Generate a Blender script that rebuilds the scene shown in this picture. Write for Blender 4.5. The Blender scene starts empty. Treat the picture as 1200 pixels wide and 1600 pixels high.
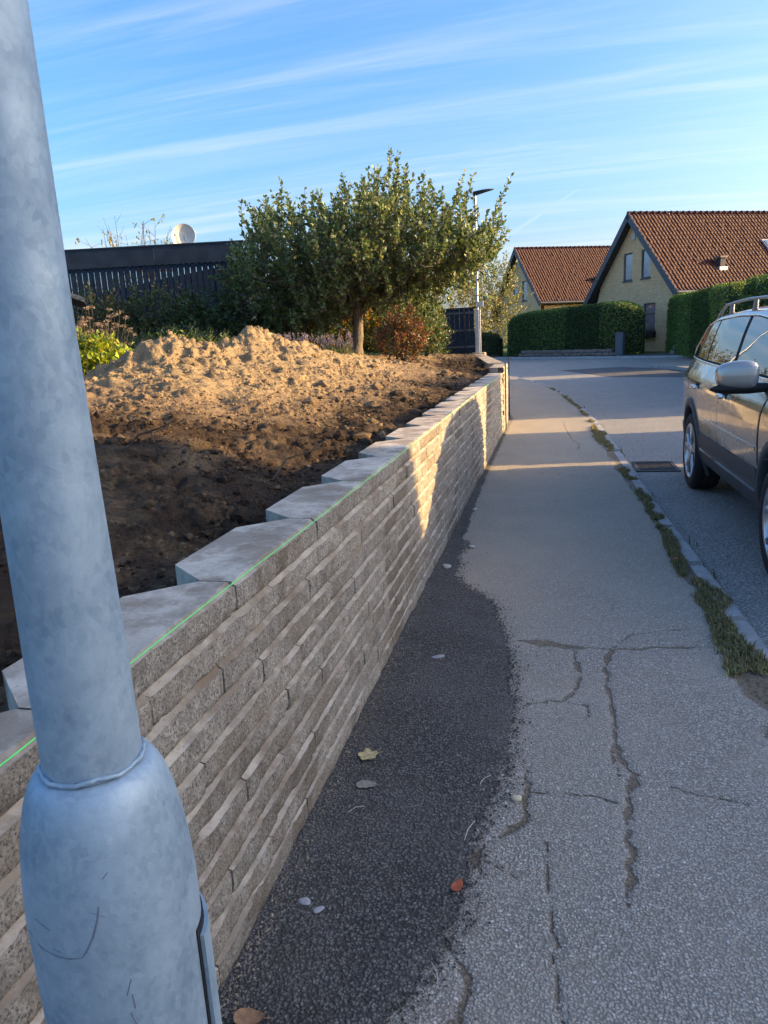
import bpy, bmesh, math, random
import numpy as np
from mathutils import Vector, Matrix

random.seed(7)
rng = np.random.default_rng(7)
scene = bpy.context.scene
COL = scene.collection

# ------------------------------------------------------------------ camera
cam_d = bpy.data.cameras.new('camera')
cam = bpy.data.objects.new('camera', cam_d)
COL.objects.link(cam)
cam_d.sensor_fit = 'VERTICAL'
cam_d.sensor_height = 36.0
cam_d.lens = 25.425
cam_d.clip_start = 0.05
cam_d.clip_end = 3000
cam.matrix_world = Matrix(((0.97381879, -0.00076108, 0.22732441, 0.0),
                           (0.22124183, 0.23297435, -0.94698205, 0.0),
                           (-0.05224002, 0.97248258, 0.22704318, 1.55),
                           (0, 0, 0, 1)))
scene.camera = cam

# ------------------------------------------------------------------ light
SUN_EL = math.radians(15.7)
SUN_AZ = math.radians(80.3)            # clockwise from +Y
sun_dir = Vector((math.sin(SUN_AZ) * math.cos(SUN_EL), math.cos(SUN_AZ) * math.cos(SUN_EL), math.sin(SUN_EL)))
sd = bpy.data.lights.new('sun', 'SUN')
sd.energy = 2.5
sd.angle = math.radians(0.53)
sd.color = (1.0, 0.72, 0.38)
sun = bpy.data.objects.new('sun', sd)
COL.objects.link(sun)
sun.rotation_euler = sun_dir.to_track_quat('Z', 'Y').to_euler()
sun.location = (30, 15, 30)

scene.view_settings.view_transform = 'Standard'
scene.view_settings.look = 'None'
scene.view_settings.gamma = 1.0
scene.view_settings.exposure = 2.42
scene.view_settings.use_curve_mapping = False
scene.view_settings.use_white_balance = True            # the phone's daylight-shade balance
scene.view_settings.white_balance_temperature = 7300
scene.render.engine = 'CYCLES'
scene.cycles.use_denoising = True
scene.cycles.max_bounces = 6

world = bpy.data.worlds.new('World')
scene.world = world
world.use_nodes = True
wt = world.node_tree
for n in list(wt.nodes):
    wt.nodes.remove(n)
def wn(t, **kw):
    n = wt.nodes.new(t)
    for k, v in kw.items():
        setattr(n, k, v)
    return n
w_out = wn('ShaderNodeOutputWorld')
w_bg = wn('ShaderNodeBackground')
w_bg.inputs['Strength'].default_value = 0.095
sky = wn('ShaderNodeTexSky', sky_type='NISHITA')
sky.sun_disc = False
sky.sun_elevation = SUN_EL
sky.sun_rotation = SUN_AZ
sky.altitude = 50
sky.air_density = 1.0
sky.dust_density = 4.2
sky.ozone_density = 4.0
tc = wn('ShaderNodeTexCoord')
sep = wn('ShaderNodeSeparateXYZ')
wt.links.new(tc.outputs['Generated'], sep.inputs[0])
def wmath(op, a, b=None, clamp=False):
    n = wn('ShaderNodeMath', operation=op)
    n.use_clamp = clamp
    for i, v in enumerate((a, b)):
        if v is None:
            continue
        if isinstance(v, (int, float)):
            n.inputs[i].default_value = v
        else:
            wt.links.new(v, n.inputs[i])
    return n.outputs[0]
zz = wmath('ADD', wmath('MAXIMUM', sep.outputs['Z'], 0.0), 0.10)
cx = wmath('DIVIDE', sep.outputs['X'], zz)
cy = wmath('DIVIDE', sep.outputs['Y'], zz)
comb = wn('ShaderNodeCombineXYZ')
wt.links.new(cx, comb.inputs[0]); wt.links.new(cy, comb.inputs[1])
def cirrus(rot, sx, sy, scale, detail, rough, dist, lo, hi, off):
    m = wn('ShaderNodeMapping')
    m.inputs['Rotation'].default_value = (0, 0, rot)
    m.inputs['Scale'].default_value = (sx, sy, 1)
    m.inputs['Location'].default_value = (off, off * .7, 0)
    wt.links.new(comb.outputs[0], m.inputs[0])
    t = wn('ShaderNodeTexNoise')
    t.inputs['Scale'].default_value = scale
    t.inputs['Detail'].default_value = detail
    t.inputs['Roughness'].default_value = rough
    t.inputs['Distortion'].default_value = dist
    wt.links.new(m.outputs[0], t.inputs[0])
    r = wn('ShaderNodeMapRange')
    r.inputs[1].default_value = lo; r.inputs[2].default_value = hi
    r.interpolation_type = 'SMOOTHSTEP'
    wt.links.new(t.outputs[0], r.inputs[0])
    return r.outputs[0]
c_broad = cirrus(-0.42, 0.16, 1.0, 1.0, 5, .58, .5, .45, .80, 3.7)
c_wisp = cirrus(-0.50, 0.24, 2.2, 1.5, 7, .56, .8, .44, .80, 1.9)
c_fine = cirrus(-0.44, 0.5, 4.5, 2.4, 7, .60, 1.2, .40, .85, 8.1)
cl = wmath('ADD', wmath('MULTIPLY', c_broad, 0.26), wmath('MULTIPLY', c_wisp, 0.55))
cl = wmath('ADD', cl, wmath('MULTIPLY', wmath('MULTIPLY', c_fine, wmath('ADD', c_broad, 0.25)), 0.55), True)
cl = wmath('MULTIPLY', cl, 0.62)
# a short contrail: distance of the view direction to a great-circle arc
def ray(px, py):
    v = Vector((px - 600, -(py - 800), -1130.0))
    return (cam.matrix_world.to_3x3() @ v).normalized()
A0, A1 = ray(795, 368), ray(903, 296)
nrm = A0.cross(A1).normalized()
def wdot(v):
    n = wn('ShaderNodeVectorMath', operation='DOT_PRODUCT')
    wt.links.new(tc.outputs['Generated'], n.inputs[0])
    n.inputs[1].default_value = v
    return n.outputs['Value']
perp = wmath('ABSOLUTE', wdot(nrm))
along_dir = nrm.cross(A0).normalized()
span = A1.dot(along_dir)
al = wdot(along_dir)
t_al = wmath('DIVIDE', al, span)
inside = wmath('MULTIPLY', wmath('GREATER_THAN', t_al, -0.1), wmath('LESS_THAN', t_al, 1.0))
wd = wmath('ADD', 0.0014, wmath('MULTIPLY', wmath('SUBTRACT', 1.0, t_al), 0.0035))
trail = wmath('MULTIPLY', wmath('SUBTRACT', 1.0, wmath('DIVIDE', perp, wd), True), inside)
trail = wmath('MULTIPLY', trail, wmath('GREATER_THAN', wdot(A0), 0.5))
cl = wmath('MAXIMUM', cl, wmath('MULTIPLY', trail, 0.22))
hsv = wn('ShaderNodeHueSaturation')
hsv.inputs['Saturation'].default_value = 1.22
hsv.inputs['Value'].default_value = 1.0
wt.links.new(sky.outputs[0], hsv.inputs['Color'])
mixw = wn('ShaderNodeMixRGB')
wt.links.new(cl, mixw.inputs[0])
tn = wn('ShaderNodeMixRGB', blend_type='MULTIPLY'); tn.inputs[0].default_value = 1.0; tn.inputs[2].default_value = (.93, .915, 1.0, 1)
wt.links.new(hsv.outputs[0], tn.inputs[1]); wt.links.new(tn.outputs[0], mixw.inputs[1])
mixw.inputs[2].default_value = (2.1, 2.3, 2.75, 1)
wt.links.new(mixw.outputs[0], w_bg.inputs[0])
wt.links.new(w_bg.outputs[0], w_out.inputs[0])

# ------------------------------------------------------------------ helpers
def smooth01(t):
    t = np.clip(t, 0, 1)
    return t * t * (3 - 2 * t)

def gz(x, y):
    """the street rises gently away from the camera"""
    y = np.asarray(y, float)
    t = np.clip(y - 20, 0, None)
    return np.where(t < 8, t * t / 16, t - 4) * 0.0165

_perm = rng.permutation(512)
_perm = np.concatenate([_perm, _perm])
_grad = rng.normal(size=(512, 3)); _grad /= np.linalg.norm(_grad, axis=1)[:, None]
def perlin(x, y, z=0.0):
    x = np.asarray(x, float); y = np.asarray(y, float); z = np.asarray(z, float) + np.zeros_like(x)
    xi = np.floor(x).astype(int); yi = np.floor(y).astype(int); zi = np.floor(z).astype(int)
    xf, yf, zf = x - xi, y - yi, z - zi
    u, v, w = (t * t * t * (t * (t * 6 - 15) + 10) for t in (xf, yf, zf))
    def g(dx, dy, dz):
        h = _perm[(_perm[(_perm[(xi + dx) & 511] + yi + dy) & 511] + zi + dz) & 511]
        gr = _grad[h]
        return gr[..., 0] * (xf - dx) + gr[..., 1] * (yf - dy) + gr[..., 2] * (zf - dz)
    x00 = g(0, 0, 0) * (1 - u) + g(1, 0, 0) * u
    x10 = g(0, 1, 0) * (1 - u) + g(1, 1, 0) * u
    x01 = g(0, 0, 1) * (1 - u) + g(1, 0, 1) * u
    x11 = g(0, 1, 1) * (1 - u) + g(1, 1, 1) * u
    return (x00 * (1 - v) + x10 * v) * (1 - w) + (x01 * (1 - v) + x11 * v) * w
def fbm(x, y, z=0.0, oct=4, gain=.5):
    s = 0; a = 1.0; f = 1.0
    for i in range(oct):
        s = s + a * perlin(x * f + 17 * i, y * f - 9 * i, np.asarray(z) * f + 3 * i); a *= gain; f *= 2.03
    return s

class MB:
    def __init__(self):
        self.v = []; self.f = []; self.m = []; self.sm = []
    def add(self, verts, faces, mat=0, smooth=False):
        o = len(self.v)
        self.v += [tuple(map(float, p)) for p in verts]
        self.f += [tuple(int(i) + o for i in fc) for fc in faces]
        self.m += [mat] * len(faces); self.sm += [smooth] * len(faces)
        return self
    def box(self, x0, x1, y0, y1, z0, z1, mat=0, M=None):
        vs = [(x0, y0, z0), (x1, y0, z0), (x1, y1, z0), (x0, y1, z0), (x0, y0, z1), (x1, y0, z1), (x1, y1, z1), (x0, y1, z1)]
        if M is not None: vs = [M @ Vector(p) for p in vs]
        return self.add(vs, [(0, 3, 2, 1), (4, 5, 6, 7), (0, 1, 5, 4), (1, 2, 6, 5), (2, 3, 7, 6), (3, 0, 4, 7)], mat)
    def tube(self, pts, rad, n=8, mat=0, caps=True, smooth=True):
        pts = [Vector(p) for p in pts]
        if isinstance(rad, (int, float)): rad = [rad] * len(pts)
        vs = []; fs = []
        up = None
        for i, p in enumerate(pts):
            d = (pts[min(i + 1, len(pts) - 1)] - pts[max(i - 1, 0)])
            if d.length < 1e-9: d = Vector((0, 0, 1))
            d.normalize()
            if up is None:
                up = Vector((0, 0, 1)) if abs(d.z) < .9 else Vector((1, 0, 0))
            a = d.cross(up)
            if a.length < 1e-6: a = d.orthogonal()
            a.normalize(); b = d.cross(a).normalized(); up = -b if False else up
            for k in range(n):
                t = 2 * math.pi * k / n
                vs.append(p + (a * math.cos(t) + b * math.sin(t)) * rad[i])
        for i in range(len(pts) - 1):
            for k in range(n):
                fs.append((i * n + k, i * n + (k + 1) % n, (i + 1) * n + (k + 1) % n, (i + 1) * n + k))
        self.add(vs, fs, mat, smooth)
        if caps:
            self.add(vs[:n], [tuple(reversed(range(n)))], mat)
            self.add(vs[-n:], [tuple(range(n))], mat)
        return self
    def lathe(self, prof, n=32, mat=0, axis='Z', smooth=True, c=(0, 0, 0)):
        vs = []
        for r, h in prof:
            for k in range(n):
                t = 2 * math.pi * k / n
                p = (r * math.cos(t), r * math.sin(t), h)
                if axis == 'X': p = (h, r * math.cos(t), r * math.sin(t))
                if axis == 'Y': p = (r * math.sin(t), h, r * math.cos(t))
                vs.append((p[0] + c[0], p[1] + c[1], p[2] + c[2]))
        fs = [(i * n + k, i * n + (k + 1) % n, (i + 1) * n + (k + 1) % n, (i + 1) * n + k) for i in range(len(prof) - 1) for k in range(n)]
        return self.add(vs, fs, mat, smooth)
    def grid(self, P, mat=0, smooth=True, flip=False):
        a, b = len(P), len(P[0])
        fs = []
        for i in range(a - 1):
            for j in range(b - 1):
                q = (i * b + j, (i + 1) * b + j, (i + 1) * b + j + 1, i * b + j + 1)
                fs.append(tuple(reversed(q)) if flip else q)
        return self.add([p for r in P for p in r], fs, mat, smooth)
    def mesh(self, name, mats):
        me = bpy.data.meshes.new(name)
        me.from_pydata(self.v, [], self.f)
        for m in (mats if isinstance(mats, (list, tuple)) else [mats]): me.materials.append(m)
        me.polygons.foreach_set('material_index', self.m)
        me.polygons.foreach_set('use_smooth', self.sm)
        me.update()
        return me
    def build(self, name, mats, parent=None, loc=None, weld=False):
        me = self.mesh(name, mats)
        if weld:
            bm = bmesh.new(); bm.from_mesh(me)
            bmesh.ops.remove_doubles(bm, verts=bm.verts, dist=1e-5)
            bmesh.ops.recalc_face_normals(bm, faces=bm.faces)
            bm.to_mesh(me); bm.free()
        return link(name, me, parent, loc)

def link(name, me, parent=None, loc=None):
    o = bpy.data.objects.new(name, me); COL.objects.link(o)
    if loc is not None: o.location = loc
    if parent is not None: o.parent = parent
    return o
def tag(o, label=None, cat=None, group=None, kind=None):
    if label: o['label'] = label
    if cat: o['category'] = cat
    if group: o['group'] = group
    if kind: o['kind'] = kind
    return o
def thing(name, label, cat, loc=(0, 0, 0), rz=0.0, group=None):
    o = bpy.data.objects.new(name, None); COL.objects.link(o)
    o.location = loc; o.rotation_euler = (0, 0, rz); o.empty_display_size = .2
    return tag(o, label, cat, group)
def npmesh(name, V, F, mats, cols=None, smooth=False, attrs=None):
    """fast mesh from numpy arrays; F is (n,3) or (n,4)"""
    me = bpy.data.meshes.new(name)
    V = np.asarray(V, np.float32); F = np.asarray(F, np.int32)
    k = F.shape[1]
    me.vertices.add(len(V)); me.vertices.foreach_set('co', V.ravel())
    me.loops.add(F.size); me.loops.foreach_set('vertex_index', F.ravel())
    me.polygons.add(len(F)); me.polygons.foreach_set('loop_start', np.arange(len(F), dtype=np.int32) * k)
    me.polygons.foreach_set('use_smooth', np.full(len(F), smooth))
    for m in (mats if isinstance(mats, (list, tuple)) else [mats]): me.materials.append(m)
    if cols is not None:
        at = me.color_attributes.new('Col', 'FLOAT_COLOR', 'POINT')
        c = np.ones((len(V), 4), np.float32); c[:, :3] = cols
        at.data.foreach_set('color', c.ravel())
    for nm, arr in (attrs or {}).items():
        at = me.attributes.new(nm, 'FLOAT', 'POINT')
        at.data.foreach_set('value', np.asarray(arr, np.float32).ravel())
    me.update(calc_edges=True)
    me.validate()
    return me
def gridmesh(name, X, Y, Z, mats, smooth=True, attrs=None, mask=None):
    a, b = X.shape
    V = np.stack([X, Y, Z], -1).reshape(-1, 3)
    i = np.arange(a * b).reshape(a, b)
    F = np.stack([i[:-1, :-1], i[1:, :-1], i[1:, 1:], i[:-1, 1:]], -1).reshape(-1, 4)
    if mask is not None: F = F[mask[:-1, :-1].reshape(-1)]
    # face up
    p, q, r = V[F[0, 0]], V[F[0, 1]], V[F[0, 2]]
    if np.cross(q - p, r - p)[2] < 0: F = F[:, ::-1]
    return npmesh(name, V, F, mats, smooth=smooth, attrs=attrs)

# ------------------------------------------------------------------ materials
MATS = {}
class NT:
    def __init__(self, name):
        self.m = bpy.data.materials.new(name); self.m.use_nodes = True
        self.t = self.m.node_tree
        self.p = self.t.nodes['Principled BSDF']
        self.out = self.t.nodes['Material Output']
    def n(self, typ, **kw):
        n = self.t.nodes.new(typ)
        for k, v in kw.items(): setattr(n, k, v)
        return n
    def l(self, a, b): self.t.links.new(a, b)
    def set(self, inp, v):
        if hasattr(v, 'is_output') or isinstance(v, bpy.types.NodeSocket): self.l(v, inp)
        elif isinstance(v, (tuple, list)) and len(v) == 3 and inp.type == 'RGBA': inp.default_value = (*v, 1)
        else: inp.default_value = v
    def coord(self, which='Object', loc=None, scale=None, rot=None, rand=False):
        c = self.n('ShaderNodeTexCoord').outputs[which]
        if rand:
            oi = self.n('ShaderNodeObjectInfo')
            mul = self.n('ShaderNodeVectorMath', operation='SCALE')
            cmb = self.n('ShaderNodeCombineXYZ')
            for i in range(3): self.l(oi.outputs['Random'], cmb.inputs[i])
            self.l(cmb.outputs[0], mul.inputs[0]); mul.inputs['Scale'].default_value = 37.0
            ad = self.n('ShaderNodeVectorMath', operation='ADD')
            self.l(c, ad.inputs[0]); self.l(mul.outputs[0], ad.inputs[1]); c = ad.outputs[0]
        if scale is not None or rot is not None or loc is not None:
            mp = self.n('ShaderNodeMapping')
            if scale is not None: mp.inputs['Scale'].default_value = scale
            if rot is not None: mp.inputs['Rotation'].default_value = rot
            if loc is not None: mp.inputs['Location'].default_value = loc
            self.l(c, mp.inputs[0]); c = mp.outputs[0]
        return c
    def noise(self, co, scale, detail=4, rough=.55, dist=0.0):
        t = self.n('ShaderNodeTexNoise'); self.l(co, t.inputs['Vector'])
        t.inputs['Scale'].default_value = scale; t.inputs['Detail'].default_value = detail
        t.inputs['Roughness'].default_value = rough; t.inputs['Distortion'].default_value = dist
        return t.outputs['Fac']
    def vor(self, co, scale, feature='F1', out='Distance', rand=1.0):
        t = self.n('ShaderNodeTexVoronoi', feature=feature); self.l(co, t.inputs['Vector'])
        t.inputs['Scale'].default_value = scale; t.inputs['Randomness'].default_value = rand
        return t.outputs[out]
    def ramp(self, v, lo, hi, a=0.0, b=1.0):
        r = self.n('ShaderNodeMapRange'); r.interpolation_type = 'SMOOTHSTEP'
        self.l(v, r.inputs[0])
        for i, x in enumerate((lo, hi, a, b)): r.inputs[i + 1].default_value = x
        return r.outputs[0]
    def mix(self, f, a, b, mode='MIX'):
        m = self.n('ShaderNodeMixRGB', blend_type=mode)
        self.set(m.inputs[0], f); self.set(m.inputs[1], a); self.set(m.inputs[2], b)
        return m.outputs[0]
    def math(self, op, a, b=0.0, clamp=False):
        m = self.n('ShaderNodeMath', operation=op); m.use_clamp = clamp
        self.set(m.inputs[0], a); self.set(m.inputs[1], b)
        return m.outputs[0]
    def bump(self, h, strength=.5, dist=.01, prev=None):
        b = self.n('ShaderNodeBump'); self.l(h, b.inputs['Height'])
        b.inputs['Strength'].default_value = strength; b.inputs['Distance'].default_value = dist
        if prev is not None: self.l(prev, b.inputs['Normal'])
        return b.outputs[0]
    def fin(self, color=None, rough=None, metal=None, normal=None, spec=None, **kw):
        if color is not None: self.set(self.p.inputs['Base Color'], color)
        if rough is not None: self.set(self.p.inputs['Roughness'], rough)
        if metal is not None: self.set(self.p.inputs['Metallic'], metal)
        if normal is not None: self.l(normal, self.p.inputs['Normal'])
        if spec is not None: self.p.inputs['Specular IOR Level'].default_value = spec
        for k, v in kw.items(): self.set(self.p.inputs[k], v)
        return self.m
def simple(name, col, rough=.7, metal=0.0, var=.12, scale=8, bump=0.0, spec=.4):
    t = NT(name); co = t.coord(rand=True)
    n = t.noise(co, scale, 5, .6)
    c = t.mix(t.ramp(n, .3, .7), tuple(x * (1 - var) for x in col), tuple(min(1, x * (1 + var)) for x in col))
    nm = t.bump(t.noise(co, scale * 6, 4), .4, bump) if bump else None
    return t.fin(c, rough, metal, nm, spec)

def m_block(name='split concrete'):
    t = NT(name); co = t.coord(rand=True)
    oi = t.n('ShaderNodeObjectInfo').outputs['Random']
    big = t.noise(co, 2.2, 5, .6); mid = t.noise(co, 26, 5, .65); fine = t.noise(co, 135, 5, .75)
    c = t.mix(t.ramp(mid, .33, .68), (.30, .262, .208), (.50, .445, .36))
    gp = t.n('ShaderNodeNewGeometry').outputs['Position']
    gr_ = t.noise(gp, 1.7, 6, .68, .8)
    c = t.mix(t.ramp(gr_, .47, .62, 0, .72), c, (.165, .122, .078))
    c = t.mix(t.ramp(t.noise(gp, 6, 5, .7), .55, .70, 0, .6), c, (.105, .088, .068))
    c = t.mix(t.math('MULTIPLY', t.ramp(big, .48, .70), .6), c, (.27, .205, .14))       # earth-brown weathering
    tone = t.ramp(oi, 0, 1, .90, 1.10)
    cc = t.n('ShaderNodeCombineXYZ')
    for i in range(3): t.l(tone, cc.inputs[i])
    c = t.mix(1.0, c, cc.outputs[0], 'MULTIPLY')
    pits = t.ramp(t.vor(co, 95), .12, .30, 1, 0)
    c = t.mix(t.math('MULTIPLY', pits, t.ramp(mid, .45, .6)), c, (.075, .068, .06))
    wh = t.math('MULTIPLY', t.ramp(t.noise(gp, 16, 5, .75), .66, .72), t.ramp(t.noise(gp, 1.3, 3), .52, .62))
    c = t.mix(wh, c, (.66, .64, .60))
    chips = t.math('MULTIPLY', t.ramp(t.vor(co, 70), .10, .20, 1, 0), t.ramp(t.noise(co, 31, 2), .58, .66))
    c = t.mix(chips, c, (.62, .6, .56))
    c = t.mix(t.ramp(fine, .50, .62, 0, .85), c, (.10, .09, .075))
    c = t.mix(t.ramp(fine, .43, .29, 0, .6), c, (.55, .505, .43))
    blot = t.noise(gp, 48, 4, .7)
    c = t.mix(t.ramp(blot, .58, .68, 0, .65), c, (.12, .10, .08))
    holes = t.math('MULTIPLY', t.ramp(t.vor(gp, 24), .10, .17, 1, 0), t.ramp(t.noise(gp, 9, 3), .56, .62))
    c = t.mix(holes, c, (.035, .03, .026))
    nm = t.bump(mid, .6, .008); nm = t.bump(t.vor(co, 95), .6, .006, nm); nm = t.bump(fine, 1.0, .008, nm)
    return t.fin(c, .93, 0, nm, .25)
def m_cap(name='cast concrete top', ca=(.40, .35, .285), cb=(.56, .495, .40)):
    t = NT(name); co = t.coord(rand=True)
    a = t.noise(co, 5, 6, .62, .6); b = t.noise(co, 45, 5, .6)
    c = t.mix(t.ramp(a, .35, .7), ca, cb)
    c = t.mix(t.ramp(t.noise(co, 3.4, 6, .7), .47, .66, 0, .8), c, (.23, .17, .115))
    c = t.mix(t.ramp(t.noise(co, 90, 4, .7), .58, .70, 0, .6), c, (.17, .14, .11))
    c = t.mix(t.ramp(b, .55, .75, 0, .35), c, (.22, .21, .19))
    gp = t.n('ShaderNodeNewGeometry').outputs['Position']
    c = t.mix(t.ramp(t.noise(gp, 5.5, 6, .7), .44, .62, 0, .7), c, (.20, .155, .11))
    nm = t.bump(b, .4, .004)
    return t.fin(c, .9, 0, nm, .25)
def m_asphalt(name, dark, light, stone, stone_amt, agg, bumpd, warm=0.0, dirt=False, gapmix=.8, tint=(.215, .15, .09)):
    t = NT(name); co = t.coord()
    wv = t.n('ShaderNodeTexNoise'); t.l(co, wv.inputs['Vector']); wv.inputs['Scale'].default_value = agg * .55; wv.inputs['Detail'].default_value = 3
    wa = t.n('ShaderNodeVectorMath', operation='SCALE'); t.l(wv.outputs['Color'], wa.inputs[0]); wa.inputs['Scale'].default_value = 1.5 / agg
    wb = t.n('ShaderNodeVectorMath', operation='ADD'); t.l(co, wb.inputs[0]); t.l(wa.outputs[0], wb.inputs[1])
    v = t.n('ShaderNodeTexVoronoi'); t.l(wb.outputs[0], v.inputs['Vector']); v.inputs['Scale'].default_value = agg
    cell = t.n('ShaderNodeSeparateColor'); t.l(v.outputs['Color'], cell.inputs[0])
    c = t.mix(cell.outputs[0], dark, light)
    c = t.mix(t.ramp(cell.outputs[1], 1 - stone_amt, 1 - stone_amt + .03), c, stone)
    edge = t.ramp(v.outputs['Distance'], .32, .60, 0, gapmix)
    c = t.mix(edge, c, tuple(x * .42 for x in dark))
    c = t.mix(t.ramp(t.noise(co, 46, 5, .75), .50, .66, 0, .65), c, tuple(x * .5 for x in dark))
    c = t.mix(t.ramp(t.noise(co, 5.0, 6, .7), .50, .72, 0, .5), c, tuple(x * y_ for x, y_ in zip(dark, (.80, .74, .66))))
    c = t.mix(t.ramp(t.noise(co, 1.3, 6, .6), .38, .7, 0, .42), c, tuple(x * .72 for x in light))
    c = t.mix(t.ramp(t.noise(co, .55, 5, .6, .5), .5, .72, 0, warm), c, (.30, .25, .19))
    nm = t.bump(v.outputs['Distance'], 1.0, -bumpd)
    nm = t.bump(t.noise(co, agg * 1.7, 3), .5, bumpd * .5, nm)
    rough = .85
    if dirt:
        at = t.n('ShaderNodeAttribute'); at.attribute_name = 'dirt'
        fuzz = t.noise(co, 60, 5, .7)
        d = t.ramp(t.math('ADD', at.outputs['Fac'], t.math('MULTIPLY', t.math('SUBTRACT', fuzz, .5), 1.5)), .40, .85)
        dn = t.noise(co, 140, 4, .7)
        core = t.ramp(t.math('ADD', at.outputs['Fac'], t.math('MULTIPLY', t.math('SUBTRACT', fuzz, .5), .9)), .92, 1.12)
        c = t.mix(t.math('MULTIPLY', d, .75), c, t.mix(dn, tuple(x * .45 for x in tint), tuple(x * 1.25 for x in tint)))
        c = t.mix(t.math('MULTIPLY', core, .7), c, (.05, .04, .03))
        nm = t.bump(d, .8, -.010, nm)
        da = t.n('ShaderNodeAttribute'); da.attribute_name = 'dust'
        c = t.mix(t.math('MULTIPLY', da.outputs['Fac'], t.ramp(t.noise(co, 3.0, 6, .65), .3, .7, .5, 1)), c, (.44, .36, .27))
    return t.fin(c, .92, 0, nm, .18)
def m_soil():
    t = NT('dug soil'); co = t.coord()
    at = t.n('ShaderNodeAttribute'); at.attribute_name = 'sand_lit'
    n1 = t.noise(co, 3.0, 6, .65, .5); n2 = t.noise(co, 26, 6, .7); n3 = t.noise(co, 110, 4, .7)
    dark = t.mix(n2, (.028, .019, .0135), (.088, .060, .040))  # dark topsoil, deepened further for the shaded end of the bank
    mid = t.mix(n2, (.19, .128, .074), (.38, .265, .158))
    sand_lit = t.mix(n2, (.30, .206, .112), (.47, .345, .20))
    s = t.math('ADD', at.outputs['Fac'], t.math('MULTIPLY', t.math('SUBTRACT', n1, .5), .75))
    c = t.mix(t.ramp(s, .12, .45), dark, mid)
    c = t.mix(t.ramp(s, .45, .85), c, sand_lit)
    c = t.mix(t.ramp(n3, .62, .8, 0, .5), c, (.40, .31, .20))
    c = t.mix(t.ramp(n3, .25, .42, .55, 0), c, (.05, .035, .024))
    n4 = t.noise(co, 62, 5, .75); cr = t.vor(co, 42)
    c = t.mix(t.ramp(n4, .58, .72, 0, .45), c, (.08, .055, .036))
    nm = t.bump(n2, .9, .035); nm = t.bump(cr, .7, -.02, nm); nm = t.bump(n4, .9, .02, nm); nm = t.bump(n3, .8, .012, nm)
    return t.fin(c, .97, 0, nm, .1)
def m_leaf(name, trans=.35, rough=.5, gloss=.35):
    t = NT(name)
    at = t.n('ShaderNodeAttribute'); at.attribute_name = 'Col'
    t.l(at.outputs['Color'], t.p.inputs['Base Color'])
    t.p.inputs['Roughness'].default_value = rough
    t.p.inputs['Specular IOR Level'].default_value = gloss
    tr = t.n('ShaderNodeBsdfTranslucent')
    br = t.mix(1.0, at.outputs['Color'], (1.35, 1.3, .75), 'MULTIPLY')
    t.l(br, tr.inputs['Color'])
    ms = t.n('ShaderNodeMixShader'); ms.inputs[0].default_value = trans
    t.l(t.p.outputs[0], ms.inputs[1]); t.l(tr.outputs[0], ms.inputs[2]); t.l(ms.outputs[0], t.out.inputs[0])
    return t.m
def m_bark(name, a, b, sc=1.0):
    t = NT(name); co = t.coord(scale=(9 * sc, 9 * sc, 2.2 * sc))
    n = t.noise(co, 3, 6, .7, .6)
    return t.fin(t.mix(t.ramp(n, .3, .7), a, b), .92, 0, t.bump(n, .9, .03), .2)
def m_galv():
    t = NT('galvanised steel'); co = t.coord()
    v = t.n('ShaderNodeTexVoronoi'); t.l(t.coord(scale=(1, 1, .7)), v.inputs['Vector']); v.inputs['Scale'].default_value = 210
    sc = t.n('ShaderNodeSeparateColor'); t.l(v.outputs['Color'], sc.inputs[0])
    n = t.noise(co, 14, 6, .65, .4); n2 = t.noise(co, 60, 4, .6)
    c = t.mix(t.ramp(n, .30, .72), (.175, .26, .325), (.315, .415, .475))
    c = t.mix(t.math('MULTIPLY', sc.outputs[0], .28), c, (.44, .54, .60))
    c = t.mix(t.ramp(n2, .6, .8, 0, .35), c, (.54, .57, .60))
    st = t.noise(t.coord(scale=(60, 60, 5)), 1.0, 5, .7)
    c = t.mix(t.ramp(st, .6, .76, 0, .3), c, (.25, .28, .31))
    r = t.ramp(t.noise(co, 22, 4), .3, .7, .50, .70)
    nm = t.bump(n2, .25, .0015); nm = t.bump(n, .25, .004, nm)
    return t.fin(c, r, .32, nm, .5)
def m_brick():
    t = NT('yellow brick'); co = t.coord()
    sx = t.n('ShaderNodeSeparateXYZ'); t.l(co, sx.inputs[0]); cb_ = t.n('ShaderNodeCombineXYZ'); t.l(t.math('ADD', sx.outputs[0], sx.outputs[1]), cb_.inputs[0]); t.l(sx.outputs[2], cb_.inputs[1])
    b = t.n('ShaderNodeTexBrick'); t.l(cb_.outputs[0], b.inputs['Vector'])
    b.inputs['Color1'].default_value = (.82, .52, .27, 1); b.inputs['Color2'].default_value = (.66, .40, .19, 1)
    b.inputs['Mortar'].default_value = (.52, .40, .27, 1); b.inputs['Scale'].default_value = 1.0
    b.inputs['Mortar Size'].default_value = .010; b.inputs['Brick Width'].default_value = .25; b.inputs['Row Height'].default_value = .077
    n = t.noise(co, .8, 5)
    c = t.mix(t.ramp(n, .35, .7, 0, .25), b.outputs['Color'], (.52, .33, .16))
    return t.fin(c, .9, 0, t.bump(b.outputs['Fac'], .5, -.008), .2)
def m_tiles():
    t = NT('red clay roof tile'); co = t.coord()
    n = t.noise(co, 1.1, 5, .6); n2 = t.noise(co, 9, 4, .6)
    c = t.mix(t.ramp(n2, .3, .7), (.046, .0125, .0105), (.076, .0215, .0175))
    c = t.mix(t.ramp(n, .5, .75, 0, .5), c, (.066, .028, .024))
    return t.fin(c, .75, 0, None, .35)
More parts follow.
